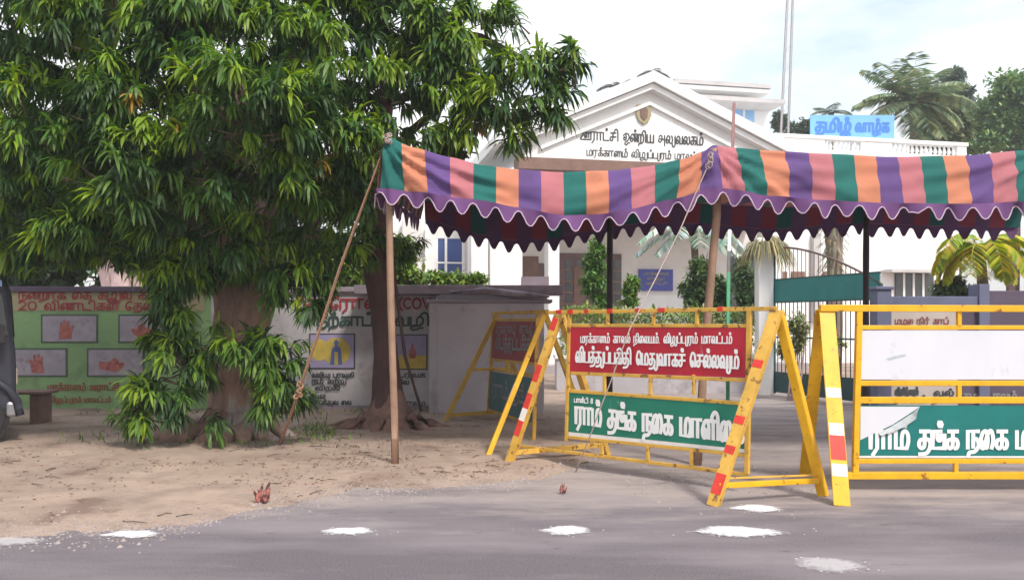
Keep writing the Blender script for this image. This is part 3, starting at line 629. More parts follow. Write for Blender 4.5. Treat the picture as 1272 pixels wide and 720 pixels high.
# Tamil slogan board on the roof
p0 = at(1007, 172, 29); p1 = at(1111, 143, 29); bb = thing('roof_board', 'sky blue board with blue Tamil slogan on the office roof', 'sign', ((p0.x+p1.x)/2, 29, p0.z))
hw = (p1.x-p0.x)/2; hb = p1.z-p0.z
mb = MB(); mb.box(-hw, hw, 0, .08, 0, hb); mb.build('board', M['blueboard'], bb)
for s in (-.8, 0, .8):
    mb = MB(); mb.bar((s*hw, .1, -1.0), (s*hw, .1, hb*.9), .06); mb.build('support', M['steel'], bb)
lettering('lettering', 'tha ma i zha P', Vector((-hw*.88, -.002, hb*.30)), Vector((-hw*.05, -.002, hb*.30)), .30, M['ink_u'], bb, NB, .32)
lettering('lettering', 'va aa zha P ka', Vector((hw*.08, -.002, hb*.30)), Vector((hw*.86, -.002, hb*.30)), .27, M['ink_u'], bb, NB, .32)
# mast
ms = thing('radio_mast', 'tall thin steel lattice mast rising behind the office roof', 'mast', at(976, 0, 44)*1)
ms.location = (at(976, 0, 44).x, 44, 0)
la = [(at(970, 168, 44)-Vector(ms.location)), (at(981, -60, 44)-Vector(ms.location))]; lb = [(at(979, 168, 44)-Vector(ms.location)), (at(987, -60, 44)-Vector(ms.location))]
for s in (la, lb):
    d = (s[0]-s[1]); foot = s[0]+d*((s[0].z)/(-d.z)) if d.z else s[0]
    mb = MB(); mb.tube([foot, s[1]], .07, 6); mb.build('leg', M['steel'], ms)
for k in range(9):
    t = k/9; A = la[0].lerp(la[1], t); Bq = lb[0].lerp(lb[1], t+.055); mb = MB(); mb.bar(A, Bq, .018); mb.build('brace', M['steel'], ms)

# ================================================================== TENT
tent = thing('shamiana_tent', 'striped cloth canopy tent of green, orange, purple and pink on poles', 'tent', (0, 8.46, 0))
TO = Vector((0, 8.46, 0)); YF, YB = 8.46, 12.3
TOP = [(474, 171), (482, 168), (520, 183), (560, 195), (600, 205), (640, 210), (700, 214), (760, 212), (800, 207), (840, 198), (868, 188), (886, 180), (920, 183), (960, 187), (1020, 191), (1100, 195), (1200, 193), (1272, 186), (1296, 181), (1400, 195), (1500, 203), (1560, 200)]
SEAM = [(474, 235), (520, 240), (560, 246), (600, 251), (640, 259), (700, 269), (745, 267), (780, 262), (840, 248), (884, 235), (900, 236), (960, 245), (1020, 250), (1100, 254), (1200, 255), (1272, 252), (1296, 247), (1400, 262), (1560, 258)]
BTIP = [(480, 282), (530, 290), (600, 308), (640, 315), (690, 312), (720, 305), (800, 293), (870, 293), (920, 298), (960, 301), (1060, 293), (1180, 297), (1272, 299), (1600, 300)]
X0 = (478-CXP)/F*YF; SW = 27.7/F*YF; NS = 39; CM = ['cl_g', 'cl_o', 'cl_p', 'cl_k']
def ztopf(x): return H-(interp(TOP, CXP+x*F/YF)-HY)/F*YF
def zseam(x): return H-(interp(SEAM, CXP+x*F/8.34)-HY)/F*8.34
def ztopb(x): return 3.22-.06*math.sin((x+1.3)*.95)**2
def ztipb(x): return H-(interp(BTIP, CXP+x*F/YB)-HY)/F*YB
def wrinkle(x, v):
    # drag folds that fan out from the pole heads
    w_ = .030*nz(x*1.6+v*2.2, v*1.2, 11)+.018*nz(x*.8-v*1.5, v*5.5+x*1.2, 17)
    for xp, a in ((X0, 1), (2.02, .7), (5.4, .7)):
        d = abs(x-xp); th = math.atan2(v*.62+.03, d+.06); rr_ = math.hypot(d, v*.62)
        w_ += a*(.050*math.sin(17*th+xp+1.5*nz(d*1.5, v*2, xp))+.022*math.sin(41*th+2*xp+2*nz(d*2, v*2, 5)))*math.exp(-rr_*.85)*min(1, rr_*3)*min(1, v*4+.1)
    return w_+.012*nz(x*2.2, v*3, 4)+.006*nz(x*7, v*5, 2)
def fpt(x, v):      # front face; v = 0 top, 1 seam
    z = ztopf(x)*(1-v)+zseam(x)*v; y = YF-.12*v-.03*math.sin(math.pi*v)-wrinkle(x, v)
    k = max(0, 1-(x-X0)/.35); xx = x-k*.03*v
    for xp in (X0, 2.02, 5.4):           # the stripes draw together at each pole head
        d = x-xp; xx -= (1-v)*d*.32*math.exp(-(d/.42)**2)
    return Vector((xx, y, z))
def rpt(x, v):      # roof sheet front to back
    z = ztopf(x)*(1-v)+ztopb(x)*v-.22*math.sin(math.pi*v); return Vector((fpt(x, 0).x*(1-v)+x*v, YF+(YB-YF)*v, z+.02*nz(x*2, v*4, 9)))
def bpt(x, v):      # back face, hangs to the seam of its valance
    zs = ztipb(x)+.20; return Vector((x, YB+.1*v+.012*nz(x*3, v*3, 7), ztopb(x)*(1-v)+zs*v))
for i in range(NS):
    mb = MB(); xa = X0+SW*i; cols = 7; rowsF = 16; rowsR = 8; rowsB = 4
    grid = []
    for (fn, rows, rev) in ((fpt, rowsF, True), (rpt, rowsR, False), (bpt, rowsB, False)):
        for j in range(rows+1):
            if fn is not fpt and j == 0: continue
            v = (1-j/rows) if rev else j/rows
            grid.append([fn(xa+SW*k/cols, v)-TO for k in range(cols+1)])
    for row in grid: mb.v += [tuple(p) for p in row]
    for j in range(len(grid)-1):
        for k in range(cols): q = j*(cols+1)+k; mb.f.append((q, q+1, q+cols+2, q+cols+1)); mb.m.append(0)
    mb.build('cloth_strip', M[CM[i % 4]], tent, smooth=True)
def scal(t, d0, d1): t = t % 1; s = .5-.5*math.cos(2*math.pi*t); s = s*s*(3-2*s)*.45+s*.55; return d0+(d1-d0)*s
def valance(name, pf, n0, n1, d0, d1, mats, per=8, trim=True, rag=()):
    """scalloped strip hanging from curve pf(s); s counts scallops"""
    mb_ = MB(); edge = []; N_ = int((n1-n0)*per)
    for k in range(N_+1):
        s = n0+k/per; P, out = pf(s); d = scal(s, d0, d1)
        for (r0, r1) in rag:
            if r0 < s < r1: d *= .55+.35*abs(nz(s*9, 2))
        d *= 1+.16*nz(s*.9, 5, 3); fl = .03*math.sin(s*2.4)+.05*nz(s*.7, 3, 1)
        for r in range(4): mb_.v.append(tuple(P-Vector((0, 0, d*r/3))+out*(.015+fl*r/3)))
        edge.append(P-Vector((0, 0, d))+out*(.015+fl+.004))
    for k in range(N_):
        for r in range(3): q = k*4+r; mb_.f.append((q, q+1, q+5, q+4)); mb_.m.append(min(len(mats)-1, int((n0+k/per) % len(mats))) if len(mats) > 1 else 0)
    o = mb_.build(name, [M[m] for m in mats], tent, smooth=True)
    if trim:
        m2 = MB(); m2.tube(edge, .0065, 5); m2.build('braid_trim', M['trim'], o, smooth=True)
    return o
valance('front_valance', lambda s: (fpt(X0+SW*s, 1)-TO+Vector((0, 0, .012)), Vector((0, -1, 0))), -.15, NS, .04, .165, ['cl_v'], rag=((23.3, 23.8),))
valance('back_valance', lambda s: (bpt(X0+SW*s, 1)-TO+Vector((0, 0, .012)), Vector((0, 1, 0))), 0, NS, .055, .20, ['cl_d'], trim=False)  # darker than the front valance: shade painted into the cloth colour
# added dark strips over the back face, painting in the shade inside the tent
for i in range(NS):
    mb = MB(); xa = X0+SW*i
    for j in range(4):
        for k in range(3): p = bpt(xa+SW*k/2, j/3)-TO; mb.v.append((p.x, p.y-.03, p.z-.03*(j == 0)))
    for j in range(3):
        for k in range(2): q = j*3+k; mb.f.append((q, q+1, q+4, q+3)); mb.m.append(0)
    mb.build('shaded_strip', M[['cl_m', 'cl_d', 'cl_m', 'cl_n', 'cl_d'][i % 5]], tent, smooth=True)
# left side wall
def spt(s, v):
    y = YF+s*.226; zt_ = ztopf(X0)*(1-s/17)+3.2*s/17-.12*math.sin(math.pi*s/17); zb_ = zseam(X0)*(1-s/17)+(ztipb(X0)+.2)*s/17
    return Vector((X0-.06*v-.02*nz(y*2, v*2), y-.1*v*(1-s/17), zt_*(1-v)+zb_*v))
for i in range(17):
    mb = MB()
    for j in range(6):
        for k in range(4): mb.v.append(tuple(spt(i+k/3, j/5)-TO))
    for j in range(5):
        for k in range(3): q = j*4+k; mb.f.append((q, q+1, q+5, q+4)); mb.m.append(0)
    mb.build('cloth_strip', M[['cl_k', 'cl_p', 'cl_o', 'cl_g'][i % 4]], tent, smooth=True)
valance('side_valance', lambda s: (spt(s, 1)-TO+Vector((0, 0, .012)), Vector((-1, 0, 0))), -.1, 17, .055, .185, ['cl_v'])
# poles
def pole(pts, r, m, name='tent_pole'):
    mb_ = MB(); P = [Vector(p)-TO for p in pts]; Q = []
    for k in range(9):
        t = k/8*(len(P)-1); i = min(int(t), len(P)-2); p = P[i].lerp(P[i+1], t-i); Q.append(p+Vector((.008*nz(t*2, 1), 0, 0)))
    mb_.tube(Q, [r*(1.05-.012*k+.05*(k % 3 == 0)) for k in range(9)], 10); return mb_.build(name, M[m], tent, smooth=True)
pole([gr(491, 581), at(484, 300, 8.45), at(481, 172, 8.47)], .035, 'pole')
pole([gr(866, 577), at(878, 400, 8.68), at(892, 250, 8.56), at(886, 184, 8.48)], .042, 'pole')
pole([Vector((5.45, 8.7, 0)), Vector((5.42, 8.5, 3.2))], .05, 'pole')
for px in (756, 1073, 1330):
    b_ = at(px, 0, YB); pole([Vector((b_.x, YB-.05, 0)), Vector((b_.x+.02, YB-.05, 3.2))], .045, 'darkpole')
def rope(pts, r, m, name='guy_rope', sag=.05):
    P = [Vector(p)-TO for p in pts]; Q = []
    for k in range(17):
        t = k/16*(len(P)-1); i = min(int(t), len(P)-2); p = P[i].lerp(P[i+1], t-i); Q.append(p+Vector((.006*nz(t*5, 2), 0, -sag*math.sin(math.pi*k/16))))
    mb_ = MB(); mb_.tube(Q, r, 6); return mb_.build(name, M[m], tent, smooth=True)
ro = rope([at(484, 166, 8.42), at(430, 312, 8.6), at(374, 480, 8.9), gr(347, 557)], .010, 'rope', sag=.0)
ro2 = rope([at(482, 170, 8.40), at(427, 314, 8.58), at(371, 482, 8.88), gr(345, 558)], .009, 'rope', sag=.02)
mb = MB(); rr = random.Random(3); kc = at(372, 484, 8.88)-TO
for k in range(10):
    t0 = rr.random()*6.28; a_ = rr.uniform(.010, .022); c = kc+Vector((rr.uniform(-.035, .03), rr.uniform(-.03, .02), rr.uniform(-.11, .09)))
    mb.tube([c+Vector((a_*math.cos(t0+j*.9), .03*math.sin(j), a_*1.1*math.sin(t0+j*.9))) for j in range(8)], .009, 5)
mb.build('rope_knot', M['rope'], tent, smooth=True)
rope([at(886, 190, 8.34), at(845, 284, 8.2), at(782, 408, 7.75), at(735, 535, 7.95), gr(715, 586)], .006, 'wrope', sag=.01)
mb = MB(); kc = at(880, 200, 8.3)-TO
for k in range(8): c = kc+Vector((rr.uniform(-.02, .03), -.01, rr.uniform(-.06, .06))); mb.tube([c+Vector((.022*math.cos(j*.9+k), .004*j, .03*math.sin(j*.9+k))) for j in range(7)], .006, 5)
mb.build('rope_knot', M['wrope'], tent, smooth=True)
mb = MB(); kc = at(482, 172, 8.40)-TO
for k in range(8): c = kc+Vector((rr.uniform(-.02, .02), -.02, rr.uniform(-.04, .03))); mb.tube([c+Vector((.025*math.cos(j*.9+k), .012*math.sin(j), .022*math.sin(j*.9+k))) for j in range(7)], .007, 5)
mb.build('rope_knot', M['wrope'], tent, smooth=True)

# ================================================================== BARRICADES
class Bar:
    def __init__(s, name, label, aL, aR, cat='barricade'):
        s.aL, s.aR = aL, aR; s.o = Vector((aL.x*.5+aR.x*.5, aL.y*.5+aR.y*.5, 0)); s.t = thing(name, label, cat, s.o, group='yellow steel road barricades')
        d = aR-aL; d.z = 0; s.d = d.normalized(); s.n = Vector((s.d.y, -s.d.x, 0))          # n faces the camera side
    def pt(s, px, py, off=0):
        d = Vector(((px-CXP)/F, 1, -(py-HY)/F)); o = Vector((0, 0, H)); A = s.aL+s.n*off; t = (A-o).dot(s.n)/d.dot(s.n); return o+d*t-s.o
    def rail(s, a, b, wd=.04, m='yellow', name='rail', off=0, h=None):
        mb_ = MB(); mb_.bar(s.pt(*a, off), s.pt(*b, off), wd, h, up=s.n); return mb_.build(name, M[m], s.t, bevel=.004)
    def bar(s, A, B, wd, h, m, name, up=None):
        mb_ = MB(); mb_.bar(A-s.o, B-s.o, wd, h, up=up); return mb_.build(name, M[m], s.t, bevel=.004)
    def leg(s, A, foot, wd=.07, m='yellow', tapes=(), lip=True):
        up = s.n; leg_ = s.bar(A, foot, wd, .012 if lip else .055, m, 'leg', up=up); d = (foot-A).normalized(); side = d.cross(up).normalized()
        if lip:      # angle iron: the second flange
            mb_ = MB(); k = wd*.42; mb_.bar(A-s.o-side*(wd*.5-.005)-up*.034, foot-s.o-side*(wd*.5-.005)-up*.034, .055, .010, up=side); mb_.build('leg_flange', M[m], leg_)
        for (t0, t1, mm) in tapes:
            mb_ = MB(); mb_.bar(A.lerp(foot, t0)-s.o+up*(.0075 if lip else .029), A.lerp(foot, t1)-s.o+up*(.0075 if lip else .029), wd*.9, .003, up=up); mb_.build('reflector_tape', M[mm], leg_)
        return leg_
    def panel(s, c, m, name, th=.012, label=None):
        P = [s.pt(*q) for q in c]; n = s.n; mb_ = MB(); i = 0
        mb_.v = [tuple(p+n*.004) for p in P]+[tuple(p-n*th) for p in P]
        mb_.f = [(3, 2, 1, 0), (4, 5, 6, 7)]+[(k, (k+1) % 4, 4+(k+1) % 4, 4+k) for k in range(4)]; mb_.m = [0]*6
        # normals out: rebuild with bmesh below
        o = mb_.build(name, M[m], s.t)
        b2 = bmesh.new(); b2.from_mesh(o.data); bmesh.ops.recalc_face_normals(b2, faces=b2.faces); b2.to_mesh(o.data); b2.free()
        if label: o['label'] = label
        return o
    def text(s, panel, t, a, b, xh, m, th=.24):
        A = s.pt(*a); B = s.pt(*b); o = lettering('lettering', t, A+s.n*.005, B+s.n*.005, xh, M[m], panel, s.n, th, up=Vector((0, 0, 1))); return o
RED1 = 'ma ra ka P ka aa Nna ma P | ka aa va la P | na i ai la ya ma P dot | va i zha u2 pa P pa u2 ra ma P | ma aa va tta P tta ma P'
RED2 = 'va i pa tha P tha u2 pa P pa ka u1 tha i | e ma tha u2 va aa ka cha P | e cha la P la va u2 ma P'
GRN = 'ra aa ma P | tha nga P ka | na ai ka | ma aa lla i ai ka'
# --- left barricade, red over green panel
b1 = Bar('road_barricade', 'yellow barricade with red panel over green panel, standing before the tent pole', at(692, 391, 8.55), at(963, 386, 7.02))
Y2 = 'yellow2'
b1.rail((682, 388), (966, 383), .036, Y2)
for (p0, p1) in (((692, 384), (699, 384)), ((706, 384), (713, 384)), ((727, 384), (732, 384)), ((755, 384.5), (762, 384.5)), ((790, 384), (797, 384)), ((818, 384), (827, 384)), ((892, 383), (899, 383))):
    b1.rail((p0[0], 387.6-(p0[0]-682)*.0176), (p1[0], 387.6-(p1[0]-682)*.0176), .042, 'redtape', 'reflector_tape', .0, .042)
fL = gr(629, 578); fR = gr(884, 628); rL = gr(752, 566); rR = gr(1021, 616)
tp = [(.03, .12, 'redtape'), (.40, .47, 'redtape'), (.53, .62, 'redtape'), (.62, .72, 'whitetape'), (.72, .80, 'redtape'), (.80, .92, 'whitetape')]
b1.leg(b1.aL, fL, .078, Y2, [(.02, .10, 'redtape'), (.33, .44, 'redtape'), (.52, .62, 'redtape'), (.62, .70, 'whitetape'), (.70, .80, 'redtape')])
b1.leg(b1.aL-b1.n*.03, rL, .07, Y2)
b1.leg(b1.aR, fR, .095, Y2, [(.26, .30, 'redtape'), (.55, .59, 'redtape'), (.70, .74, 'redtape'), (.84, .94, 'redtape')])
b1.leg(b1.aR-b1.n*.03, rR, .075, 'yellow')
b1.bar(fL.lerp(b1.aL, .085), rL.lerp(b1.aL, .085), .05, .05, Y2, 'tie_bar'); b1.bar(fR.lerp(b1.aR, .10), rR.lerp(b1.aR, .085), .042, .042, 'yellow', 'tie_bar'); b1.bar(fR.lerp(b1.aR, .135), rR.lerp(b1.aR, .115), .016, .016, Y2, 'tie_bar')
b1.rail((708, 388), (704, 547), .036, Y2, 'post'); b1.rail((931, 384), (928, 588), .04, Y2, 'post')
for (p0, p1) in (((708, 404), (931, 404.5)), ((706, 463), (929, 472)), ((705, 485), (928, 501)), ((704, 542), (928, 565)), ((640, 553), (928, 589))):
    b1.rail(p0, p1, .032, Y2, off=-.006)
for xs_ in (755, 812, 866):
    b1.rail((xs_, 386), (xs_, 403), .03, Y2, 'strut'); b1.rail((xs_-4, 465), (xs_-4, 490), .03, Y2, 'strut'); b1.rail((xs_-7, 549+(xs_-755)*.09), (xs_-7, 564+(xs_-755)*.13), .03, Y2, 'strut')
pr = b1.panel([(709, 405.5), (929, 406), (927, 469), (707, 461)], 'redpanel', 'red_panel')
b1.text(pr, RED1, (722, 425), (910, 426), .058, 'ink_w', .20)
b1.text(pr, RED2, (716, 449), (919, 457), .100, 'ink_w', .20)
pg = b1.panel([(708, 487), (928, 503), (926, 562.5), (706, 541)], 'greenpanel', 'green_panel')
for off_ in (0,):
    b1.text(pg, GRN, (716, 525), (924, 549), .155, 'ink_w', .22)
b1.text(pg, 'pa aa Nna P tta i | 8', (714, 499), (737, 500.5), .035, 'ink_w', .3)
mb = MB(); q = [b1.pt(706.5, 536), b1.pt(926, 557.5), b1.pt(926, 562), b1.pt(706.5, 540.5)]; mb.face([p+b1.n*.0052 for p in q][::-1]); mb.build('white_edge_strip', M['whitetape'], pg)
# --- right barricade, white over green panel
b2 = Bar('road_barricade', 'bright yellow barricade with blank white panel over torn green panel', at(1027, 384, 7.3), at(1400, 384, 7.3))
b2.rail((1018, 382.5), (1400, 383.5), .058)
b2.leg(b2.aL+Vector((.0, 0, 0)), gr(1046, 628), .135, 'yellow', [(.42, .47, 'whitetape'), (.60, .66, 'whitetape'), (.66, .78, 'redtape'), (.80, .86, 'whitetape')])
b2.leg(b2.aL-b2.n*.06-Vector((.02, 0, 0)), gr(1000, 590), .115)
b2.leg(b2.aR, gr(1430, 628), .12); b2.leg(b2.aR-b2.n*.06, gr(1385, 590), .1)
b2.rail((1067, 384), (1062, 590), .05, 'yellow', 'post'); b2.rail((1365, 384), (1365, 590), .05, 'yellow', 'post')
for y, wd in ((406.5, .038), (475.5, .046), (496.5, .055), (572, .042), (590, .06)): b2.rail((1040 if y == 590 else 1064, y), (1380, y), wd, 'yellow', off=-.008)
for x in (1191, 1300):
    for (ya, yb) in ((384, 405), (476, 495), (573, 589)): b2.rail((x-(4 if ya > 500 else 0), ya), (x-(4 if ya > 500 else 0), yb), .036, 'yellow', 'strut', off=-.002)
pw = b2.panel([(1068.5, 410), (1364, 410.5), (1364, 471), (1068, 471)], 'whitepanel', 'white_panel')
mb = MB(); q = [b2.pt(1101, 445), b2.pt(1110, 442), b2.pt(1124, 439.5), b2.pt(1125, 442), b2.pt(1114, 444.5), b2.pt(1103, 447.5)]; mb.face([p+b2.n*.006 for p in q][::-1]); mb.build('scrape_mark', M['torn'], pw)
pq = b2.panel([(1067, 503), (1364, 503.5), (1364, 568.5), (1066, 568)], 'tealpanel', 'green_panel')
b2.text(pq, GRN, (1081, 556), (1356, 556), .145, 'ink_w', .23)
# torn white corner and its curled edge
mb = MB(); q = [b2.pt(1068.5, 504.5), b2.pt(1142, 504.5), b2.pt(1128, 514), b2.pt(1108, 527), b2.pt(1087, 537), b2.pt(1068, 546)]; mb.prism([((p-q[0]).dot(b2.d), p.z-q[0].z) for p in q][::-1], q[0]+b2.n*.0075, b2.d, Vector((0, 0, 1)), b2.n, .003); mb.build('peeled_corner', M['whitepanel'], pq)
mb = MB(); E0 = [(1142, 504.5), (1132, 513), (1118, 522), (1103, 531), (1090, 537)]; E1 = [(1138, 509), (1136, 519), (1124, 528), (1108, 535), (1092, 540)]
for k in range(4): mb.face([b2.pt(*E0[k])+b2.n*.012, b2.pt(*E0[k+1])+b2.n*.012, b2.pt(*E1[k+1])+b2.n*.03, b2.pt(*E1[k])+b2.n*.034])
mb.build('curled_edge', M['torn'], pq)
mb = MB(); q = [b2.pt(1066.5, 565.5), b2.pt(1364, 566), b2.pt(1364, 568.4), b2.pt(1066.2, 568)]; mb.face([p+b2.n*.0055 for p in q][::-1]); mb.build('white_edge_strip', M['whitetape'], pq)
# --- barricade beside the return wall, panel colours darkened to paint in its shade
b3 = Bar('road_barricade', 'barricade with red and teal panels darkened for shade, beside the grey wall', at(615, 392, 12.2), at(677, 389, 9.55))
D = 'dull'
b3.rail((612, 389), (680, 387), .045, D)
b3.leg(b3.aL, gr(548, 528), .075, D); b3.leg(b3.aR, gr(605, 569), .062, 'yellow', [(.5, .6, 'whitetape')], lip=False)
b3.leg(b3.aL, b3.aL*1+Vector((.55, .5, -b3.aL.z)), .06, D, lip=False); b3.leg(b3.aR, Vector((.95, 9.9, 0)), .06, D, lip=False)
b3.bar(gr(548, 528).lerp(b3.aL, .09), (b3.aL+Vector((.55, .5, -b3.aL.z))).lerp(b3.aL, .09), .05, .05, D, 'tie_bar')
b3.bar(gr(548, 528).lerp(b3.aL, .5), (b3.aL+Vector((.55, .5, -b3.aL.z))).lerp(b3.aL, .5), .04, .04, D, 'tie_bar')
b3.rail((614, 392), (606, 520), .045, D, 'post'); b3.rail((668, 390), (663, 548), .04, 'yellow2', 'post')
for (p0, p1) in (((613, 397), (668, 397)), ((610, 446), (666, 452)), ((609, 458), (666, 467)), ((606, 508), (664, 527)), ((606, 518), (664, 548))): b3.rail(p0, p1, .035, D, off=-.005)
for t_ in (.35, .7): b3.rail((612+55*t_, 447+6*t_), (611+55*t_, 458+9*t_), .05, D, 'strut')
q3 = b3.panel([(614, 399), (667, 399), (665.5, 451), (611, 445)], 'darkred', 'red_panel'); b3.text(q3, 'va i pa tha P tha u2 pa P pa ka u1 tha i', (616, 432), (664, 435), .13, 'grey_ink')
b3.text(q3, 'ma ra ka P ka aa Nna ma P | ka aa va la P', (616, 413), (664, 413), .08, 'grey_ink')
q4 = b3.panel([(610, 461), (665, 470), (664, 526), (607, 507)], 'dteal', 'teal_panel'); b3.text(q4, 'ra aa ma P | tha nga P ka', (613, 490), (662, 503), .15, 'grey_ink')

# ================================================================== PARKED VAN, BENCH, FLAG POLE, SMALL BITS
vn = thing('parked_van', 'dark grey van parked in tree shade at the far left', 'van', (-5.72, 9.75, 0), R(31))
PR = [(0, .42), (.0, .95), (-.005, 1.10), (-.02, 1.25), (-.05, 1.80), (-.12, 2.0), (-.4, 2.08), (-3.9, 2.08), (-4.15, 1.9), (-4.2, .42)]
mb = MB(); mb.prism(PR, Vector((0, 1.65, 0)), Vector((1, 0, 0)), Vector((0, 0, 1)), Vector((0, -1, 0)), 1.65); bo = mb.build('body', M['van'], vn, bevel=.05)
for (xa, xb) in ((-.62, -.14), (-1.7, -.72), (-2.8, -1.8)):
    mb = MB(); mb.prism([(xa, 1.3), (xb+.06, 1.3), (xb, 1.78), (xa, 1.78)], Vector((0, -.001, 0)), Vector((1, 0, 0)), Vector((0, 0, 1)), Vector((0, -1, 0)), .012); mb.build('side_window', M['darkglass'], vn)
mb = MB(); mb.face([(-.012, .15, 1.27), (-.012, 1.5, 1.27), (-.041, 1.4, 1.78), (-.041, .25, 1.78)]); mb.build('windscreen', M['darkglass'], vn)
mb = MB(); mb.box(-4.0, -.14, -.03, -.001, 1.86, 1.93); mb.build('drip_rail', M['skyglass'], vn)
mb = MB(); mb.box(-.1, .045, -.012, 1.66, .36, .54); mb.build('bumper', M['chrome'], vn, bevel=.03)
mb = MB(); mb.box(-.02, .02, .1, .34, .72, .92); mb.build('headlight', M['lampglass'], vn, bevel=.02)
mb = MB(); mb.box(-.02, .02, 1.3, 1.54, .72, .92); mb.build('headlight', M['lampglass'], vn, bevel=.02)
mb = MB(); mb.tube([(-.42+.46*math.cos(t*.35), -.03, .38+.46*math.sin(t*.35)) for t in range(10)], .045, 6); mb.build('wheel_arch', M['van'], vn, smooth=True)
for wx in (-.42, -3.3):
    for wy in (-.02, 1.5):
        mb = MB(); mb.tube([(wx, wy-.0, .36), (wx, wy+.03, .36), (wx, wy+.16, .36), (wx, wy+.19, .36)], [.30, .36, .36, .30], 24); wo = mb.build('wheel', M['black'], vn, smooth=False)
        mb = MB(); mb.tube([(wx, wy-.012, .36), (wx, wy+.05, .36)], [.17, .2], 16); mb.build('rim', M['chrome'], wo)
mb = MB(); mb.tube([(-.30, -.0, 1.32), (-.2, -.12, 1.36)], .012, 6); mb.box(-.25, -.11, -.2, -.11, 1.22, 1.42); mb.build('wing_mirror', M['black'], vn)
c = gr(50, 531); bn_ = thing('stone_bench', 'weathered stone bench in front of the green painted wall', 'bench', c)
mb = MB(); mb.box(-1.6, .13, -.2, .25, .47, .51); mb.build('seat_slab', M['stone'], bn_, bevel=.015)
for x in (-1.3, 0):
    mb = MB(); mb.box(x-.075, x+.06, -.14, .2, -.02, .469); mb.build('leg', M['stone'], bn_, bevel=.02)
fp = thing('flag_pole', 'thin flag pole, green below, white and brown above, right of the front tent pole', 'pole', (at(904, 0, 15).x, 15, 0))
A = at(904, 0, 15); o0 = Vector((A.x, 15, 0)); P = [Vector((A.x, 15, 0)), at(905, 338, 15), at(906.5, 285, 15), at(912, 128, 15)]
for k, m in enumerate(('greenpole', 'white2', 'redpole')):
    mb = MB(); mb.tube([P[k]-o0, P[k+1]-o0], .034-.003*k, 8); mb.build('pole_section', M[m], fp, smooth=True)
def debris(px, py, h, label, seed):
    c = gr(px, py, .01); r = random.Random(seed); t = thing('debris_clump', label, 'debris', c)
    for k in range(11):
        a = r.random()*6.28; l = h*r.uniform(.3, 1); d = Vector((math.cos(a)*.34, math.sin(a)*.34, 1)).normalized(); mb_ = MB(); s = h*.17
        side = d.cross(Vector((math.sin(a*2), math.cos(a*2), .1))).normalized(); n = d.cross(side); o_ = Vector((r.uniform(-.4, .4)*h*.5, r.uniform(-.4, .4)*h*.4, 0))
        pts = [o_-side*s*.2, o_+d*l*.35-side*s*.5, o_+d*l*.7-side*s*.2, o_+d*l+side*s*.35, o_+d*l*.75+side*s*.5, o_+d*l*.4+side*s*.25, o_+side*s*.2]
        mb_.prism([(0, 0)]*0 or [(p.dot(side), p.dot(d)) for p in pts], o_.project(n), side, d, n, .004); mb_.build('dry_leaf', M['rust'], t)
debris(325, 625, .2, 'upright tuft of dry reddish leaves at the left road edge', 1)
debris(699, 612, .09, 'small crumpled reddish scrap on the road before the left barricade', 5)

# ================================================================== TREES AND PLANTS
def leafcol(r, kind):
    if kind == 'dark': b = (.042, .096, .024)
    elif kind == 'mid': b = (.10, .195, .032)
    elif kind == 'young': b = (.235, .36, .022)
    elif kind == 'gold': b = (.42, .27, .03)
    elif kind == 'lime': b = (.20, .32, .028)
    elif kind == 'far': b = (.075, .135, .06)
    elif kind == 'pale': b = (.42, .52, .46)
    else: b = kind
    v = r.uniform(.72, 1.3); h = r.uniform(.85, 1.15)
    return (min(1, b[0]*v*h), min(1, b[1]*v), min(1, b[2]*v/h), 1)
def add_leaf(mb, p, d, L, wd, droop, r, c, segs=3):
    """a lance-shaped leaf that starts along d and bends down"""
    d = d.normalized(); pts = []; q = Vector(p)
    s = d.cross(Vector((0, 0, 1)));
    if s.length < .05: s = Vector((1, 0, 0))
    s.normalize(); tw = r.uniform(-.5, .5); up = s.cross(d); s = (s*math.cos(tw)+up*math.sin(tw)).normalized()
    i0 = len(mb.v)
    prof = [.25, 1, .8, 0] if segs == 3 else [.4, 1, 0]
    for k in range(segs+1):
        w_ = wd*.5*prof[k]
        if k < segs: mb.v += [tuple(q-s*w_), tuple(q+s*w_)]; mb.c += [c, c]
        else: mb.v.append(tuple(q)); mb.c.append(c)
        d = (d+Vector((0, 0, -droop))).normalized(); q = q+d*L/segs
    for k in range(segs-1): a = i0+2*k; mb.f.append((a, a+1, a+3, a+2)); mb.m.append(0)
    a = i0+2*(segs-1); mb.f.append((a, a+1, a+2)); mb.m.append(0)
def add_spray(mb, p, axis, r, kind, L=.27, n=16, wd=.036):
    """mop of long drooping leaves at a twig end"""
    axis = axis.normalized(); x = axis.cross(Vector((0, 0, 1)));
    if x.length < .1: x = Vector((1, 0, 0))
    x.normalize(); y = axis.cross(x)
    for k in range(n):
        a = k*2.4+r.uniform(-.3, .3); t = r.uniform(.35, 1.25); q = Vector(p)-axis*(L*.55*(k/n))
        d = axis*math.cos(t)+(x*math.cos(a)+y*math.sin(a))*math.sin(t)
        kk = kind
        if kind == 'young' and r.random() < .2: kk = 'lime'
        add_leaf(mb, q, d, L*r.uniform(.7, 1.15), wd*r.uniform(.8, 1.2), r.uniform(.35, .75), r, leafcol(r, kk))
SPR = {}
rs = random.Random(21)
for kd, nv in (('dark', 4), ('mid', 4), ('lime', 3), ('young', 3), ('gold', 1)):
    SPR[kd] = []
    for v in range(nv):
        mb = MB(); mb.c = []; add_spray(mb, (0, 0, 0), Vector((1, 0, .15)), rs, kd); SPR[kd].append(mb.build('leaf_spray', M['leaf'], data=True))
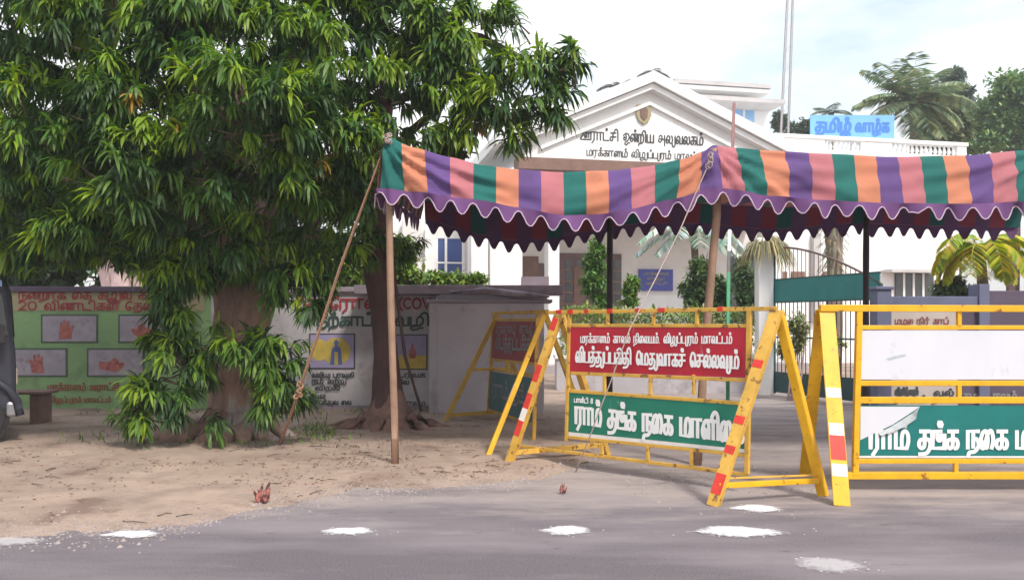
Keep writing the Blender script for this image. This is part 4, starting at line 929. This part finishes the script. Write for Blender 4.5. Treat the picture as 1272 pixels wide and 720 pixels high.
def pick(r, out):
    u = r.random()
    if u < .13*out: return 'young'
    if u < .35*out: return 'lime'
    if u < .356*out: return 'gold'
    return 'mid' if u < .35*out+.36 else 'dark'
def mop_tree(name, label, base, trunk_pts, trunk_rad, blobs, limbs, dens, seed, barkm, jit=.25, extra_trunk=None):
    r = random.Random(seed); t = thing(name, label, 'tree', base); b0 = Vector(base)
    mb_ = MB(); Q = []; q_r = []
    for k in range(len(trunk_pts)-1):
        for j in range(6): Q.append(Vector(trunk_pts[k]).lerp(Vector(trunk_pts[k+1]), j/6)-b0); q_r.append(trunk_rad[k]+(trunk_rad[k+1]-trunk_rad[k])*j/6)
    N_ = 40; mb_.tube(Q, q_r, N_, jit=0, cap=True)
    for i, v in enumerate(mb_.v):
        c = Q[i//N_]; v = Vector(v); d = v-c; a = math.atan2(d.y, d.x); hh = v.z
        f = 1+.16*nz(math.cos(a)*2.2+seed, math.sin(a)*2.2, hh*.9)+.09*nz(math.cos(a)*7, math.sin(a)*7+seed, hh*1.4)+.05*nz(math.cos(a)*16, math.sin(a)*16, hh*5)+.03*nz(a*9, hh*11, seed)
        mb_.v[i] = tuple(c+d*f)
    tr = mb_.build('trunk', M[barkm], t, smooth=True)
    if extra_trunk: extra_trunk(t, b0)
    for (A, B) in limbs:
        A = Vector(A)-b0; B = Vector(B)-b0; mid = A.lerp(B, .5)+Vector((0, 0, .15)); m_ = MB(); m_.tube([A, A.lerp(mid, .5)+Vector((.03, 0, 0)), mid, B.lerp(mid, .4), B], [.085, .07, .055, .04, .02], 8); m_.build('limb', M[barkm], t, smooth=True)
    items = []
    for (px, py, Y, rx_, ry_, kf) in blobs:
        C_ = at(px, py, Y); ax = rx_/F*Y; az = ry_/F*Y; ay = (ax+az)*.5*.85; n = int(dens*kf*(ax*az+ax*ay+ay*az)*6.2)
        cl = [(Vector((r.gauss(0, 1), r.gauss(-.4, 1), r.gauss(.1, 1))).normalized(), r.uniform(.6, 1)) for _ in range(8)]
        for k in range(n):
            v = Vector((r.gauss(0, 1), r.gauss(0, 1), r.gauss(0, 1))).normalized(); f = (r.random()**.45)
            if k % 5:                        # most twigs belong to a branch end, so the crown breaks into clumps
                cv, cf = cl[r.randrange(len(cl))]; q = cv*cf+Vector((r.gauss(0, .17), r.gauss(0, .17), r.gauss(0, .13))); f = min(1.1, q.length); v = q.normalized()
            p = C_+Vector((v.x*ax, v.y*ay, v.z*az))*f
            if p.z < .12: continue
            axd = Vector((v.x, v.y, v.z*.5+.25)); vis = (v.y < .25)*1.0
            out = (f > .72)*(1.25 if v.z > -.1 else .5)*(1.2 if v.y < .2 else .5)  # young tips, plus highlights painted as lighter leaves on upper and camera sides
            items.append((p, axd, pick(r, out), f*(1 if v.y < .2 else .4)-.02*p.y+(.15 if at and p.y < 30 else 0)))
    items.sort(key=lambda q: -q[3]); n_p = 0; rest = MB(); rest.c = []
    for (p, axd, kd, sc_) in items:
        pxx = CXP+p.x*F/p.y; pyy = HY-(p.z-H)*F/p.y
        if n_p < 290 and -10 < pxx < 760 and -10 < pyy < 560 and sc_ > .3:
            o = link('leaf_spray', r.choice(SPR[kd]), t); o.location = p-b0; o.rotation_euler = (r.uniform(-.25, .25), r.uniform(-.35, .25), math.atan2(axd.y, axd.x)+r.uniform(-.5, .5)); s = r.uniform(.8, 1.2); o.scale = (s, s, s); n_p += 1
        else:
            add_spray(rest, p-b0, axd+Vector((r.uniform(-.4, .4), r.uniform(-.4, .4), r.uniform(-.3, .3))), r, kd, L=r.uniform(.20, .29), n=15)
    cr_ = rest.build('crown', M['leaf'], t); cr_['kind'] = 'stuff'
    # twigs that carry the sprays
    tw = MB()
    for (p, axd, kd, sc_) in items[::3]:
        q = p-b0-axd.normalized()*.35-Vector((0, 0, .12)); tw.tube([q, p-b0], [.012, .005], 4, cap=False)
    tw.build('twigs', M['twig'], t)['kind'] = 'stuff'
    return t
b1c = gr(292, 548); b1c.z = 0
BL1 = [(20, 30, 9.4, 120, 75, 1), (45, 150, 9.0, 95, 75, 1), (35, 250, 9.6, 90, 50, 1), (140, 20, 8.7, 110, 70, 1), (135, 110, 8.5, 95, 65, 1), (165, 200, 8.5, 95, 60, 1), (115, 280, 9.2, 75, 34, .9),
       (245, 40, 8.6, 100, 70, 1), (300, 120, 8.1, 105, 65, 1.1), (255, 190, 8.5, 80, 55, 1), (225, 265, 8.9, 70, 55, 1), (350, 45, 9.0, 100, 70, 1), (390, 130, 8.7, 75, 55, 1), (340, 215, 8.8, 85, 55, 1),
       (390, 265, 9.3, 60, 40, 1), (275, 300, 9.2, 75, 36, 1), (340, 315, 9.5, 70, 32, 1), (210, 335, 9.4, 42, 40, 1), (60, -60, 9.2, 150, 60, .6), (240, -60, 9.0, 150, 60, .6), (400, -50, 9.2, 110, 60, .6),
       (205, 390, 9.4, 36, 40, 1.3), (222, 440, 9.4, 38, 40, 1.3), (200, 492, 9.4, 46, 32, 1.4), (172, 518, 9.4, 36, 14, 1.2), (300, 420, 9.35, 46, 22, 1.5), (338, 440, 9.35, 48, 34, 1.5), (352, 480, 9.4, 40, 34, 1.4), (325, 500, 9.4, 28, 18, 1.2), (268, 405, 9.4, 14, 12, .8), (270, 328, 9.5, 60, 16, 1), (235, 345, 9.4, 34, 24, 1), (350, 350, 9.5, 34, 24, 1), (385, 340, 9.6, 38, 24, 1), (388, 372, 9.5, 24, 22, 1), (252, 455, 9.45, 20, 30, 1), (262, 520, 9.4, 16, 14, .8), (60, 300, 9.5, 90, 28, .9), (150, 312, 9.5, 40, 16, .8)]
BL1 += [(x, y, 11.2, 120, 80, .8) for x in (40, 180, 320) for y in (40, 160, 260)]
T1 = [b1c+Vector((.0, 0, -.05)), b1c+Vector((.02, 0, .12)), b1c+Vector((.0, .02, .35)), b1c+Vector((-.03, .05, .7)), b1c+Vector((.0, .05, 1.1)), b1c+Vector((.08, .05, 1.6)), b1c+Vector((.1, .05, 2.1)), b1c+Vector((.05, .1, 3.2)), b1c+Vector((.2, .1, 4.6))]
def roots(t, b0):
    r = random.Random(5)
    for a, l, rr_ in ((-2.9, 1.25, .13), (-2.5, .9, .11), (-2.0, .5, .12), (-1.5, .55, .10), (-1.0, .5, .11), (-.5, .6, .12), (.1, .7, .10), (3.0, 1.0, .1)):
        pts = []; d = Vector((math.cos(a), math.sin(a), 0))
        for k in range(6): f = k/5; pts.append(d*(.25+l*f)+Vector((.08*nz(a*3, f*3), .08*nz(f*3, a), .34*(1-f)**2+.03*nz(f*5, a, 2)-.02)))
        m_ = MB(); m_.tube(pts, [rr_*(1.15-.75*k/5) for k in range(6)], 9, jit=.35); m_.build('root', M['bark'], t, smooth=True)
C1 = lambda px, py, Y: at(px, py, Y)
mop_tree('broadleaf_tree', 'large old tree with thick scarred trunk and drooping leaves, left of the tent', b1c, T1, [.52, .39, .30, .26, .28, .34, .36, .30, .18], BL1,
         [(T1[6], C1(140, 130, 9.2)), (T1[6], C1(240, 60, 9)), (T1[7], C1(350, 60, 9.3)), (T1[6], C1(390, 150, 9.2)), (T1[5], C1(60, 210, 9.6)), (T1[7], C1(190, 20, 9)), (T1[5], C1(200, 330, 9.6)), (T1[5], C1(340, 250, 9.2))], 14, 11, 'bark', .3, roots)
b2c = gr(484, 536); b2c.z = 0
BL2 = [(440, 20, 9.6, 80, 55, 1), (520, 20, 9.7, 80, 45, 1), (590, 8, 9.8, 45, 26, 1), (470, 95, 9.4, 80, 50, 1), (550, 75, 9.6, 70, 42, 1), (615, 75, 9.5, 55, 34, 1), (640, 22, 9.6, 14, 16, 1), (670, 85, 9.3, 38, 26, 1), (712, 70, 9.2, 24, 16, 1), (690, 120, 9.3, 40, 24, 1),
       (630, 125, 9.3, 55, 30, 1), (560, 130, 9.5, 60, 32, .9), (500, 165, 9.3, 50, 34, .9), (580, 172, 9.6, 55, 24, .9), (640, 165, 9.4, 24, 22, .9), (430, 190, 9.2, 45, 45, 1), (440, 250, 9.4, 36, 40, 1), (455, 300, 10.4, 40, 26, 1), (410, 310, 9.7, 42, 30, 1), (505, 300, 11.2, 24, 24, .8), (520, 205, 10.2, 60, 24, .8), (480, -45, 9.7, 130, 45, .6)]
T2 = [b2c+Vector((0, 0, -.05)), b2c+Vector((0, 0, .2)), b2c+Vector((-.02, .02, .5)), b2c+Vector((-.05, .0, 1.0)), b2c+Vector((-.1, 0, 1.6)), b2c+Vector((-.2, 0, 2.3)), b2c+Vector((-.18, -.2, 3.2)), b2c+Vector((0, -.5, 4.2)), b2c+Vector((.4, -1, 5.0))]
def mound(t, b0):
    m_ = MB(); n = 26
    for k in range(7):
        f = k/6
        for j in range(n):
            a = 2*math.pi*j/n; rr_ = (.52-.36*f**.8)*(1+.16*nz(math.cos(a)*2, math.sin(a)*2, f*2)); m_.v.append((rr_*math.cos(a)*1.0, rr_*.8*math.sin(a), -.03+.60*f))
    for k in range(6):
        for j in range(n): p = k*n+j; q = k*n+(j+1) % n; m_.f.append((p, q, q+n, p+n)); m_.m.append(0)
    m_.build('root_flare', M['mud'], t, smooth=True)
    for a, l in ((2.9, .9), (-2.7, .7), (-1.8, .5), (-.6, .6), (.1, .7)):
        pts = [Vector((math.cos(a)*(.35+l*f), math.sin(a)*(.3+l*f*.7), .2*(1-f)**2+.0)) for f in (0, .25, .5, .75, 1)]; q = MB(); q.tube(pts, [.09, .07, .05, .035, .02], 8, jit=.3); q.build('root', M['mud'], t, smooth=True)
    # a thin vine stem that climbs beside the trunk
    q = MB(); q.tube([Vector((.45, -.25, .3)), Vector((.22, -.12, 1.0)), Vector((.12, -.1, 1.7)), Vector((.05, -.12, 2.4))], .022, 6); q.build('vine_stem', M['bark2'], t, smooth=True)
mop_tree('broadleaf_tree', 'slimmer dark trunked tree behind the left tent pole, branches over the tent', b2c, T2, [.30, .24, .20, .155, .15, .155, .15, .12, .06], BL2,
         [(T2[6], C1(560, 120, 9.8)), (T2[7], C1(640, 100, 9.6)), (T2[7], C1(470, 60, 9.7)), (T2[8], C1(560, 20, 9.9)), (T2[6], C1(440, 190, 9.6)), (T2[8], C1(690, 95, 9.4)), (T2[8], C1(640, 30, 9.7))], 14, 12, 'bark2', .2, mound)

def leafy(name, label, cat, base, blobs, kinds, n, L, wd, seed, group=None, trunk=None, barkm='bark2', droop=.25, cr_name='crown', m='leaf2'):
    """small-leaved tree or shrub; blobs in pixels (px, py, Y, rx, ry, weight)"""
    r = random.Random(seed); b0 = Vector(base); t = thing(name, label, cat, base, group=group)
    for k, (pts, rad) in enumerate(trunk or []):
        m_ = MB(); m_.tube([Vector(p)-b0 for p in pts], rad, 7, jit=.15); m_.build('trunk' if cat == 'tree' else 'stem', M[barkm], t, smooth=True)
    cm = MB(); cm.c = []; tot = sum(b[5] for b in blobs)
    for (px, py, Y, rx_, ry_, wt) in blobs:
        C_ = at(px, py, Y); ax = rx_/F*Y; az = ry_/F*Y; ay = (ax+az)*.45
        # clumps inside each mass keep the outline broken
        cl = [Vector((r.gauss(0, 1), r.gauss(0, 1), r.gauss(0, 1))).normalized()*(r.random()**.5) for _ in range(9)]
        for k in range(int(n*wt/tot)):
            q = r.choice(cl); v = q*.72+Vector((r.gauss(0, 1), r.gauss(0, 1), r.gauss(0, 1)))*.2
            p = C_+Vector((v.x*ax, v.y*ay, v.z*az))
            if p.z < .03: continue
            d = Vector((r.gauss(0, 1), r.gauss(0, 1), r.gauss(.2, .8)))
            add_leaf(cm, p-b0, d, L*r.uniform(.6, 1.3), wd*r.uniform(.7, 1.3), droop, r, leafcol(r, r.choice(kinds)), segs=2)
    o = cm.build(cr_name, M[m], t); return t
def frond(mb, base, az, el, L, r, cols, wd, droop, nl=26, rach=.018):
    """pinnate palm frond: an arching rib with hanging leaflets"""
    d = Vector((math.cos(az)*math.cos(el), math.sin(az)*math.cos(el), math.sin(el))); p = Vector(base); step = L/nl; pts = []
    for k in range(nl+1):
        pts.append(Vector(p)); p = p+d*step; d = (d+Vector((0, 0, -droop/nl))).normalized()
    for k in range(2, nl):
        dd = (pts[k+1]-pts[k]).normalized(); s = dd.cross(Vector((0, 0, 1))).normalized(); t = k/nl; ll = wd*(math.sin(math.pi*min(1, t*.85+.12))**.6)
        for sg in (-1, 1): add_leaf(mb, pts[k], s*sg+dd*.55+Vector((0, 0, .1)), ll*r.uniform(.85, 1.1), step*1.6, .35, r, leafcol(r, r.choice(cols)), segs=2)
    i0 = len(mb.v); k0 = len(mb.c); mb.tube(pts, [rach*(1-.8*k/nl) for k in range(nl+1)], 4, cap=False); mb.c += [leafcol(r, cols[0])]*(len(mb.v)-k0)
def palm(name, label, base, top, rad, specs, cols, seed, group=None, barkm='palmbark', wd=.5):
    r = random.Random(seed); b0 = Vector(base); t = thing(name, label, 'tree', base, group=group); top = Vector(top)
    m_ = MB(); n = 14; m_.tube([(b0.lerp(top, k/n)-b0)+Vector((.1*math.sin(k/n*3), 0, 0)) for k in range(n+1)], [rad*(1.25-.4*k/n+.06*(k % 2)) for k in range(n+1)], 10); m_.build('trunk', M[barkm], t, smooth=True)
    for (az, el, L, dr) in specs:
        f = MB(); f.c = []; frond(f, top-b0+Vector((.1*math.sin(n/n*3), 0, 0)), R(az), R(el), L, r, cols, wd, dr); f.build('frond', M['leaf2'], t)
    return t
# far trees, right
GF = 'trees beyond the office'
cp = at(1136, 128, 38)
palm('coconut_palm', 'coconut palm with arching fronds behind the blue roof board', (cp.x, 38, 0), cp, .28,
     [(0, 35, 3.0, 1.5), (180, 35, 2.4, 1.2), (160, 55, 2.9, .9), (200, 12, 2.2, 1.2), (95, 70, 2.8, .7), (60, 78, 2.6, .5), (20, 60, 2.7, 1.0), (300, 40, 2.6, 1.3), (250, 50, 2.6, 1.2), (220, -10, 1.8, 1.0), (330, -5, 2.2, 1.3), (350, 10, 2.4, 1.6), (120, 30, 2.5, 1.4), (40, -20, 2.0, 1.0), (270, -25, 1.9, 1.0), (185, 62, 2.6, 1.0), (75, 62, 3.0, .8), (110, 55, 2.6, 1.1), (170, 30, 2.8, 1.2), (10, 48, 2.8, 1.2), (255, -55, 2.2, .6), (285, -50, 2.2, .6), (300, -40, 2.2, .7), (235, -40, 2.0, .8)], [(.19, .27, .15), (.14, .21, .11), (.26, .30, .14)], 3, GF, wd=1.0)
def far_tree(px0, label, Y, blobs, kinds, n, L, seed):
    b_ = at(px0, 0, Y); top = at(px0, blobs[0][1], Y); leafy('broadleaf_tree', label, 'tree', (b_.x, Y, 0), [(a, b, Y, c, d, e) for (a, b, c, d, e) in blobs], kinds, n, L, L*.55, seed, GF,
          [([(b_.x, Y, 0), (b_.x+.2, Y, top.z*.5), (top.x, Y, top.z)], [.35, .26, .1])])
far_tree(1255, 'broad dark green tree at the right edge of the photo', 42, [(1262, 118, 52, 26, 3), (1240, 140, 36, 26, 2.5), (1290, 130, 60, 50, 4), (1225, 165, 36, 26, 2.5), (1262, 172, 44, 30, 3), (1300, 180, 60, 40, 3), (1205, 182, 28, 16, 1.3)], [(.11, .22, .085), (.15, .27, .09), (.20, .31, .09)], 30000, .25, 31)
far_tree(1185, 'darker tree between the coconut palm and the right edge tree', 48, [(1182, 98, 17, 16, 1), (1197, 118, 14, 12, .8), (1172, 118, 16, 16, .8), (1186, 145, 30, 26, 2), (1170, 165, 40, 22, 1.6)], [(.10, .155, .12), (.13, .185, .13)], 13000, .25, 32)
far_tree(1172, 'pale green tree beside the coconut palm trunk', 40, [(1178, 142, 26, 12, 1), (1170, 165, 30, 16, 1.4), (1198, 158, 16, 16, .8)], [(.12, .17, .07), (.16, .20, .08)], 4200, .36, 33)
far_tree(1000, 'low dark tree left of the blue roof board', 46, [(975, 156, 14, 16, 1), (996, 160, 22, 12, 1), (966, 150, 6, 14, .4)], [(.11, .165, .12), (.14, .19, .13)], 6000, .22, 34)
cp = at(1032, 140, 50); palm('coconut_palm', 'distant small palm top just left of the blue roof board', (cp.x, 50, 0), cp, .2, [(0, 30, 1.4, 1.4), (180, 30, 1.3, 1.4), (60, 60, 1.2, 1.2), (140, 45, 1.2, 1.0), (270, 45, 1.2, 1.2), (320, 20, 1.2, 1.4), (210, 5, 1.1, 1.0)], [(.16, .21, .17), (.12, .17, .14)], 5, GF, wd=.45)
for k, (px, py, lb) in enumerate(((762, 103, 'grey palm top left of the gable peak'), (790, 97, 'small palm top just left of the gable peak'), (812, 86, 'dark palm tip above the gable peak'))):
    cp = at(px, py+4, 46); palm('coconut_palm', lb, (cp.x, 46, 0), cp, .16, [(10, 15, 1.0, 1.2), (170, 20, 1.0, 1.2), (60, 45, .8, 1.2), (130, 40, .8, 1.2), (280, 30, .8, 1.2)], [(.20, .20, .20), (.15, .16, .15)], 40+k, GF, wd=.35)
# added dark trees behind the left wall, standing in for deep shadow
GB = 'added dark trees behind the left wall'
for k, (px, Y, bl_, lb) in enumerate(((40, 19, [(30, 320, 130, 55, 3), (-70, 300, 110, 70, 2), (40, 230, 150, 70, 2)], 'dark leafy tree behind the green mural wall at the far left'), (230, 20, [(230, 320, 120, 50, 3), (210, 230, 130, 70, 2)], 'dark leafy tree hidden behind the thick trunk'), (370, 18.5, [(380, 325, 75, 40, 3), (360, 240, 110, 60, 1.5)], 'dark leafy tree seen between the two roadside trunks'))):
    b_ = at(px, 0, Y); leafy('broadleaf_tree', lb, 'tree', (b_.x, Y, 0), [(a, b, Y, c, d, e) for (a, b, c, d, e) in bl_], ['dark', 'dark', (.03, .05, .03)], 14000, .34, .16, 50+k, GB, [([(b_.x, Y, 0), (b_.x, Y, 3)], [.25, .12])])
pt_ = thing('pale_trunk_tree', 'pale pink forked trunk rising behind the green mural wall', 'tree', (at(155, 0, 15.5).x, 15.5, 0)); b0 = Vector(pt_.location)
for (pa, pb, ra, rb) in (((140, 350), (124, 275), .15, .13), ((158, 350), (160, 280), .07, .06), ((168, 350), (178, 285), .10, .10), ((150, 352), (150, 330), .24, .14)):
    A = at(*pa, 15.5); A.z = 0 if pa[0] == 150 else 1.6; B_ = at(*pb, 15.5); mb = MB(); mb.tube([A-b0, A.lerp(B_, .5)-b0, B_-b0], [ra*1.1, ra, rb], 9, jit=.15); mb.build('trunk', M['palebark'], pt_, smooth=True)
r_ = random.Random(77); cm = MB(); cm.c = []
for k in range(1600): p = at(r_.gauss(150, 60), r_.gauss(255, 18), r_.uniform(15, 16.5)); add_leaf(cm, p-b0, Vector((r_.gauss(0, 1), r_.gauss(0, 1), r_.gauss(0, 1))), .3, .1, .3, r_, leafcol(r_, 'dark'), 2)
cm.build('crown', M['leaf2'], pt_)
# bushes on top of / behind the white notice wall
GS = 'shrubs in the office garden'
def shrub(label, px, Y, bl_, kinds, n, L, seed, stems=True, base_py=None, cat='shrub', name='garden_shrub', droop=.25, wd=.4):
    b_ = at(px, 0, Y); st = []
    if stems:
        for k in range(4): x = b_.x+(k-1.5)*.06; q = at(bl_[0][0]+(k-1.5)*5, bl_[0][1]+4, Y); st.append(([(x, Y, 0), (x*.5+q.x*.5+.02, Y, q.z*.5), (q.x, Y, q.z)], [.025, .02, .01]))
    return leafy(name, label, cat, (b_.x, Y, 0), [(a, b, Y, c, d, e) for (a, b, c, d, e) in bl_], kinds, n, L, L*wd, seed, GS, st, 'palebark' if px > 700 else 'bark2', droop)
shrub('yellow green bush above the white notice wall, behind the dark trunk', 470, 15.5, [(450, 335, 46, 26, 2), (510, 340, 36, 20, 1.5), (500, 310, 26, 20, 1)], ['lime', 'mid', (.22, .26, .06)], 3600, .16, 61)
shrub('low leafy bush over the wall under the blue office window', 560, 15.2, [(550, 348, 38, 11, 2), (590, 350, 16, 9, .8)], ['lime', 'mid', (.20, .25, .06)], 1900, .13, 62)
shrub('tall thin stemmed shrub in front of the brown lattice screen', 742, 18.5, [(742, 318, 17, 24, 2), (738, 348, 18, 22, 2), (746, 372, 16, 16, .8)], [(.09, .20, .05), (.13, .25, .05), 'mid'], 2600, .16, 63)
shrub('small round shrub between the lattice screen and the blue board', 785, 18.5, [(785, 355, 13, 20, 2), (782, 375, 12, 10, .6)], [(.11, .24, .05), 'mid', 'lime'], 1500, .13, 64)
shrub('bushy dark green shrub left of the white gate pillar', 875, 18, [(878, 338, 24, 24, 2), (862, 360, 20, 20, 1.4), (893, 362, 16, 20, 1.2), (880, 382, 30, 10, 1)], [(.07, .13, .06), (.10, .17, .07), (.15, .23, .07)], 3400, .17, 65)
shrub('dark leafy shrub directly behind the green flag pole', 922, 19, [(922, 345, 16, 34, 2), (925, 372, 16, 14, 1)], [(.07, .13, .055), (.10, .18, .06)], 2100, .16, 66)
shrub('pale croton bush seen through the gate bars', 985, 15.6, [(992, 415, 15, 28, 2), (975, 432, 12, 14, 1), (1035, 425, 18, 10, .6)], [(.28, .30, .08), (.16, .20, .07), (.40, .40, .26)], 1900, .11, 67)
shrub('rounded green shrub under the yellowed palm on the right', 1178, 16.5, [(1180, 357, 24, 16, 2), (1200, 366, 26, 12, 1)], [(.16, .22, .11), (.10, .17, .07)], 2200, .14, 68)
# low hedge in the garden strip
hb = MB(); hb.c = []; r_ = random.Random(5); hp = at(800, 0, 17.6); hedge = thing('garden_hedge', 'low flowering hedge inside the gate, behind the red panel', 'hedge', (hp.x, 17.6, 0))
for k in range(5200):
    x = at(r_.uniform(694, 942), 0, 17.6).x; hgt = 1.72+.30*nz(x*1.7, 1)+.14*nz(x*6, 2); z = hgt*(r_.random()**.35); 
    if z < .75 : continue
    add_leaf(hb, Vector((x-hp.x, r_.gauss(0, .22), z)), Vector((r_.gauss(0, 1), r_.gauss(0, 1), r_.gauss(.3, .8))), r_.uniform(.07, .15), .05, .25, r_, leafcol(r_, r_.choice(['lime', 'mid', (.20, .30, .06), (.30, .33, .10), (.40, .42, .22)])), 2)
hb.build('foliage', M['leaf2'], hedge)
xa = at(690, 0, 17.6).x-hp.x; xb = at(938, 0, 17.6).x-hp.x; xm = at(730, 0, 17.6).x-hp.x
mb = MB(); mb.box(xa, xb, -.34, .34, -.02, .70); mb.build('planter_wall', M['planter'], hedge, bevel=.015)
mb = MB(); mb.box(xa-.03, xb+.03, -.38, .38, .701, .77); mb.build('planter_coping', M['white2'], hedge, bevel=.01)
# pale drooping palm above the shrubs
cp = at(860, 284, 19.5); palm('garden_palm', 'silvery drooping palm fronds showing under the tent edge', (cp.x, 19.5, 0), cp, .09,
     [(190, 25, 1.5, 1.6), (170, 5, 1.5, 1.2), (10, 20, 1.5, 1.7), (-10, 0, 1.3, 1.4), (240, 30, 1.2, 1.8), (270, 10, 1.1, 1.6), (300, 20, 1.3, 1.7), (200, -10, 1.2, 1.0), (330, -12, 1.1, 1.1)], [(.46, .54, .48), (.62, .66, .62), (.26, .40, .30)], 70, GS, wd=.42)
cp = at(1216, 312, 16); palm('garden_palm', 'yellowing broad fronded palm under the right end of the tent', (cp.x, 16, 0), cp, .10,
     [(180, 50, 1.25, 3.4), (160, 30, 1.1, 3.0), (0, 55, 1.3, 3.4), (20, 35, 1.2, 3.0), (230, 45, 1.2, 3.4), (310, 45, 1.2, 3.4), (270, 50, 1.15, 3.6), (345, 60, 1.3, 3.0), (200, 62, 1.3, 3.2), (90, 45, 1.1, 2.8), (175, 20, 1.0, 3.0), (5, 20, 1.0, 3.0), (250, 25, .9, 3.2), (290, 20, .9, 3.2)], [(.52, .46, .03), (.38, .46, .03), (.24, .34, .04), (.50, .36, .05)], 71, GS, wd=.42)
# shaggy growth over the gate pillar + trunk of the palm by the wing
r_ = random.Random(8); sg = MB(); sg.c = []; tp_ = Vector((PX, 17, ztp))
for k in range(260):
    a = r_.random()*6.28; p = Vector((math.cos(a)*.16+.06, math.sin(a)*.16, ztp+r_.uniform(.0, .16))); add_leaf(sg, p, Vector((math.cos(a)+.35, math.sin(a), .3)), r_.uniform(.3, .9), .03, .9, r_, leafcol(r_, r_.choice([(.36, .30, .16), (.28, .26, .12), (.20, .20, .08)])))
sg.build('hanging_growth', M['leaf2'], pil)
tp_ = thing('bare_palm_trunk', 'rough bare palm trunk in front of the right wing', 'tree', (at(1034, 0, 19).x, 19, 0)); mb = MB(); mb.tube([(0, 0, 0), (.02, 0, 1.4), (.05, 0, 2.6), (.02, 0, 3.4), (.0, 0, 4.4)], [.2, .18, .16, .18, .14], 10, jit=.4); mb.build('trunk', M['palmbark'], tp_, smooth=True)
r_ = random.Random(9); sg = MB(); sg.c = []
for k in range(220):
    a = r_.random()*6.28; p = Vector((math.cos(a)*.15, math.sin(a)*.15, r_.uniform(2.4, 4.3))); add_leaf(sg, p, Vector((math.cos(a), math.sin(a), .5)), r_.uniform(.15, .4), .04, .7, r_, leafcol(r_, r_.choice([(.30, .26, .16), (.22, .22, .14), (.15, .19, .10)])))
sg.build('dry_sheaths', M['leaf2'], tp_)

# ================================================================== GROUND COVER
r_ = random.Random(31); lt = MB()
for k in range(2600):
    if k % 3: x = r_.gauss(-1.8, 1.6); y = r_.gauss(8.6, 1.0)
    else: x = r_.uniform(-7, 1); y = r_.uniform(6.2, 12.5)
    if y < interp(BND, x)+.1: continue
    if nz(x*.9, y*1.4, 6)+r_.uniform(-.25, .25) < .0: continue
    h = max(0.0, sand_h(x, y)); a = r_.random()*6.28; l = r_.uniform(.008, .024)*(1.0 if r_.random() < .9 else 1.8); wd = l*r_.uniform(.25, .5); c_, s_ = math.cos(a), math.sin(a); zt_ = r_.uniform(.002, .012)
    lt.face([(x-c_*l, y-s_*l, h+.004), (x+s_*wd, y-c_*wd, h+.006+zt_), (x+c_*l, y+s_*l, h+.004+zt_*.5), (x-s_*wd, y+c_*wd, h+.005)])
tag(lt.build('leaf_litter', M['litter']), kind='stuff')
tw = MB()
for k in range(170):
    x = r_.uniform(-6.5, .9); y = max(interp(BND, x)+.15, r_.gauss(8.4, 1.2)); h = max(0, sand_h(x, y))+.006; a = r_.uniform(-1.5, 1.5)
    if nz(x*.8, y*1.1, 2) < .02: continue
    a = a*1.0; l = r_.uniform(.04, .22)
    p = Vector((x, y, h)); d = Vector((math.cos(a), math.sin(a), 0))*l; tw.tube([p, p+d*.5+Vector((0, r_.uniform(-.02, .02), .006)), p+d], [.005, .004, .002], 4, cap=False)
tag(tw.build('fallen_twigs', M['twig']), kind='stuff')
gv_ = MB()
for k in range(2600):
    px = r_.uniform(420, 1010) if k % 2 else r_.uniform(60, 420); x = (px-CXP)/F*7.5; y = interp(BND, x)+r_.gauss(.05, .22) if x < 1 else r_.gauss(7.6, .5)
    h = max(0.0, sand_h(x, y)); s = r_.uniform(.004, .016)*(1 if r_.random() < .93 else 1.9); i = len(gv_.v); a = r_.random()*6.28
    for j in range(5): gv_.v.append((x+s*math.cos(a+j*1.256)*r_.uniform(.7, 1.2), y+s*math.sin(a+j*1.256)*r_.uniform(.7, 1.2), h-.002))
    gv_.v.append((x+s*.1, y, h+s*r_.uniform(.5, .9)))
    for j in range(5): gv_.f.append((i+j, i+(j+1) % 5, i+5)); gv_.m.append(0)
tag(gv_.build('gravel', M['gravel']), kind='stuff')
gs = MB(); gs.c = []
for k in range(1500):
    u = r_.random()
    if u < .4: p = gr(r_.gauss(395, 16), r_.gauss(540, 7), .03)
    elif u < .6: p = gr(r_.gauss(215, 60), r_.gauss(545, 5), .03)
    elif u < .75: p = gr(r_.gauss(300, 30), r_.gauss(552, 4), .03)
    else: p = Vector((r_.uniform(-6.5, -1), r_.uniform(12.6, 13.4), .03))
    add_leaf(gs, p, Vector((r_.gauss(0, .6), r_.gauss(0, .6), 1)), r_.uniform(.05, .16), .016, .25, r_, leafcol(r_, r_.choice(['mid', 'lime', (.10, .15, .05)])), 2)
tag(gs.build('weeds', M['leaf2']), kind='stuff')

# ------------------------------------------------------------------ humid air: one even, pale volume round the whole scene
mb = MB(); mb.box(-410, 410, -65, 905, -1.1, 26); hz = mb.build('haze', []); hz['kind'] = 'stuff'
hm = bpy.data.materials.new('haze_air'); hm.use_nodes = True; n = hm.node_tree.nodes; n.remove(n['Principled BSDF'])
pv = n.new('ShaderNodeVolumePrincipled'); pv.inputs['Color'].default_value = (.95, .96, 1, 1); pv.inputs['Density'].default_value = .0016
hm.node_tree.links.new(pv.outputs[0], n['Material Output'].inputs['Volume']); hz.data.materials.append(hm)
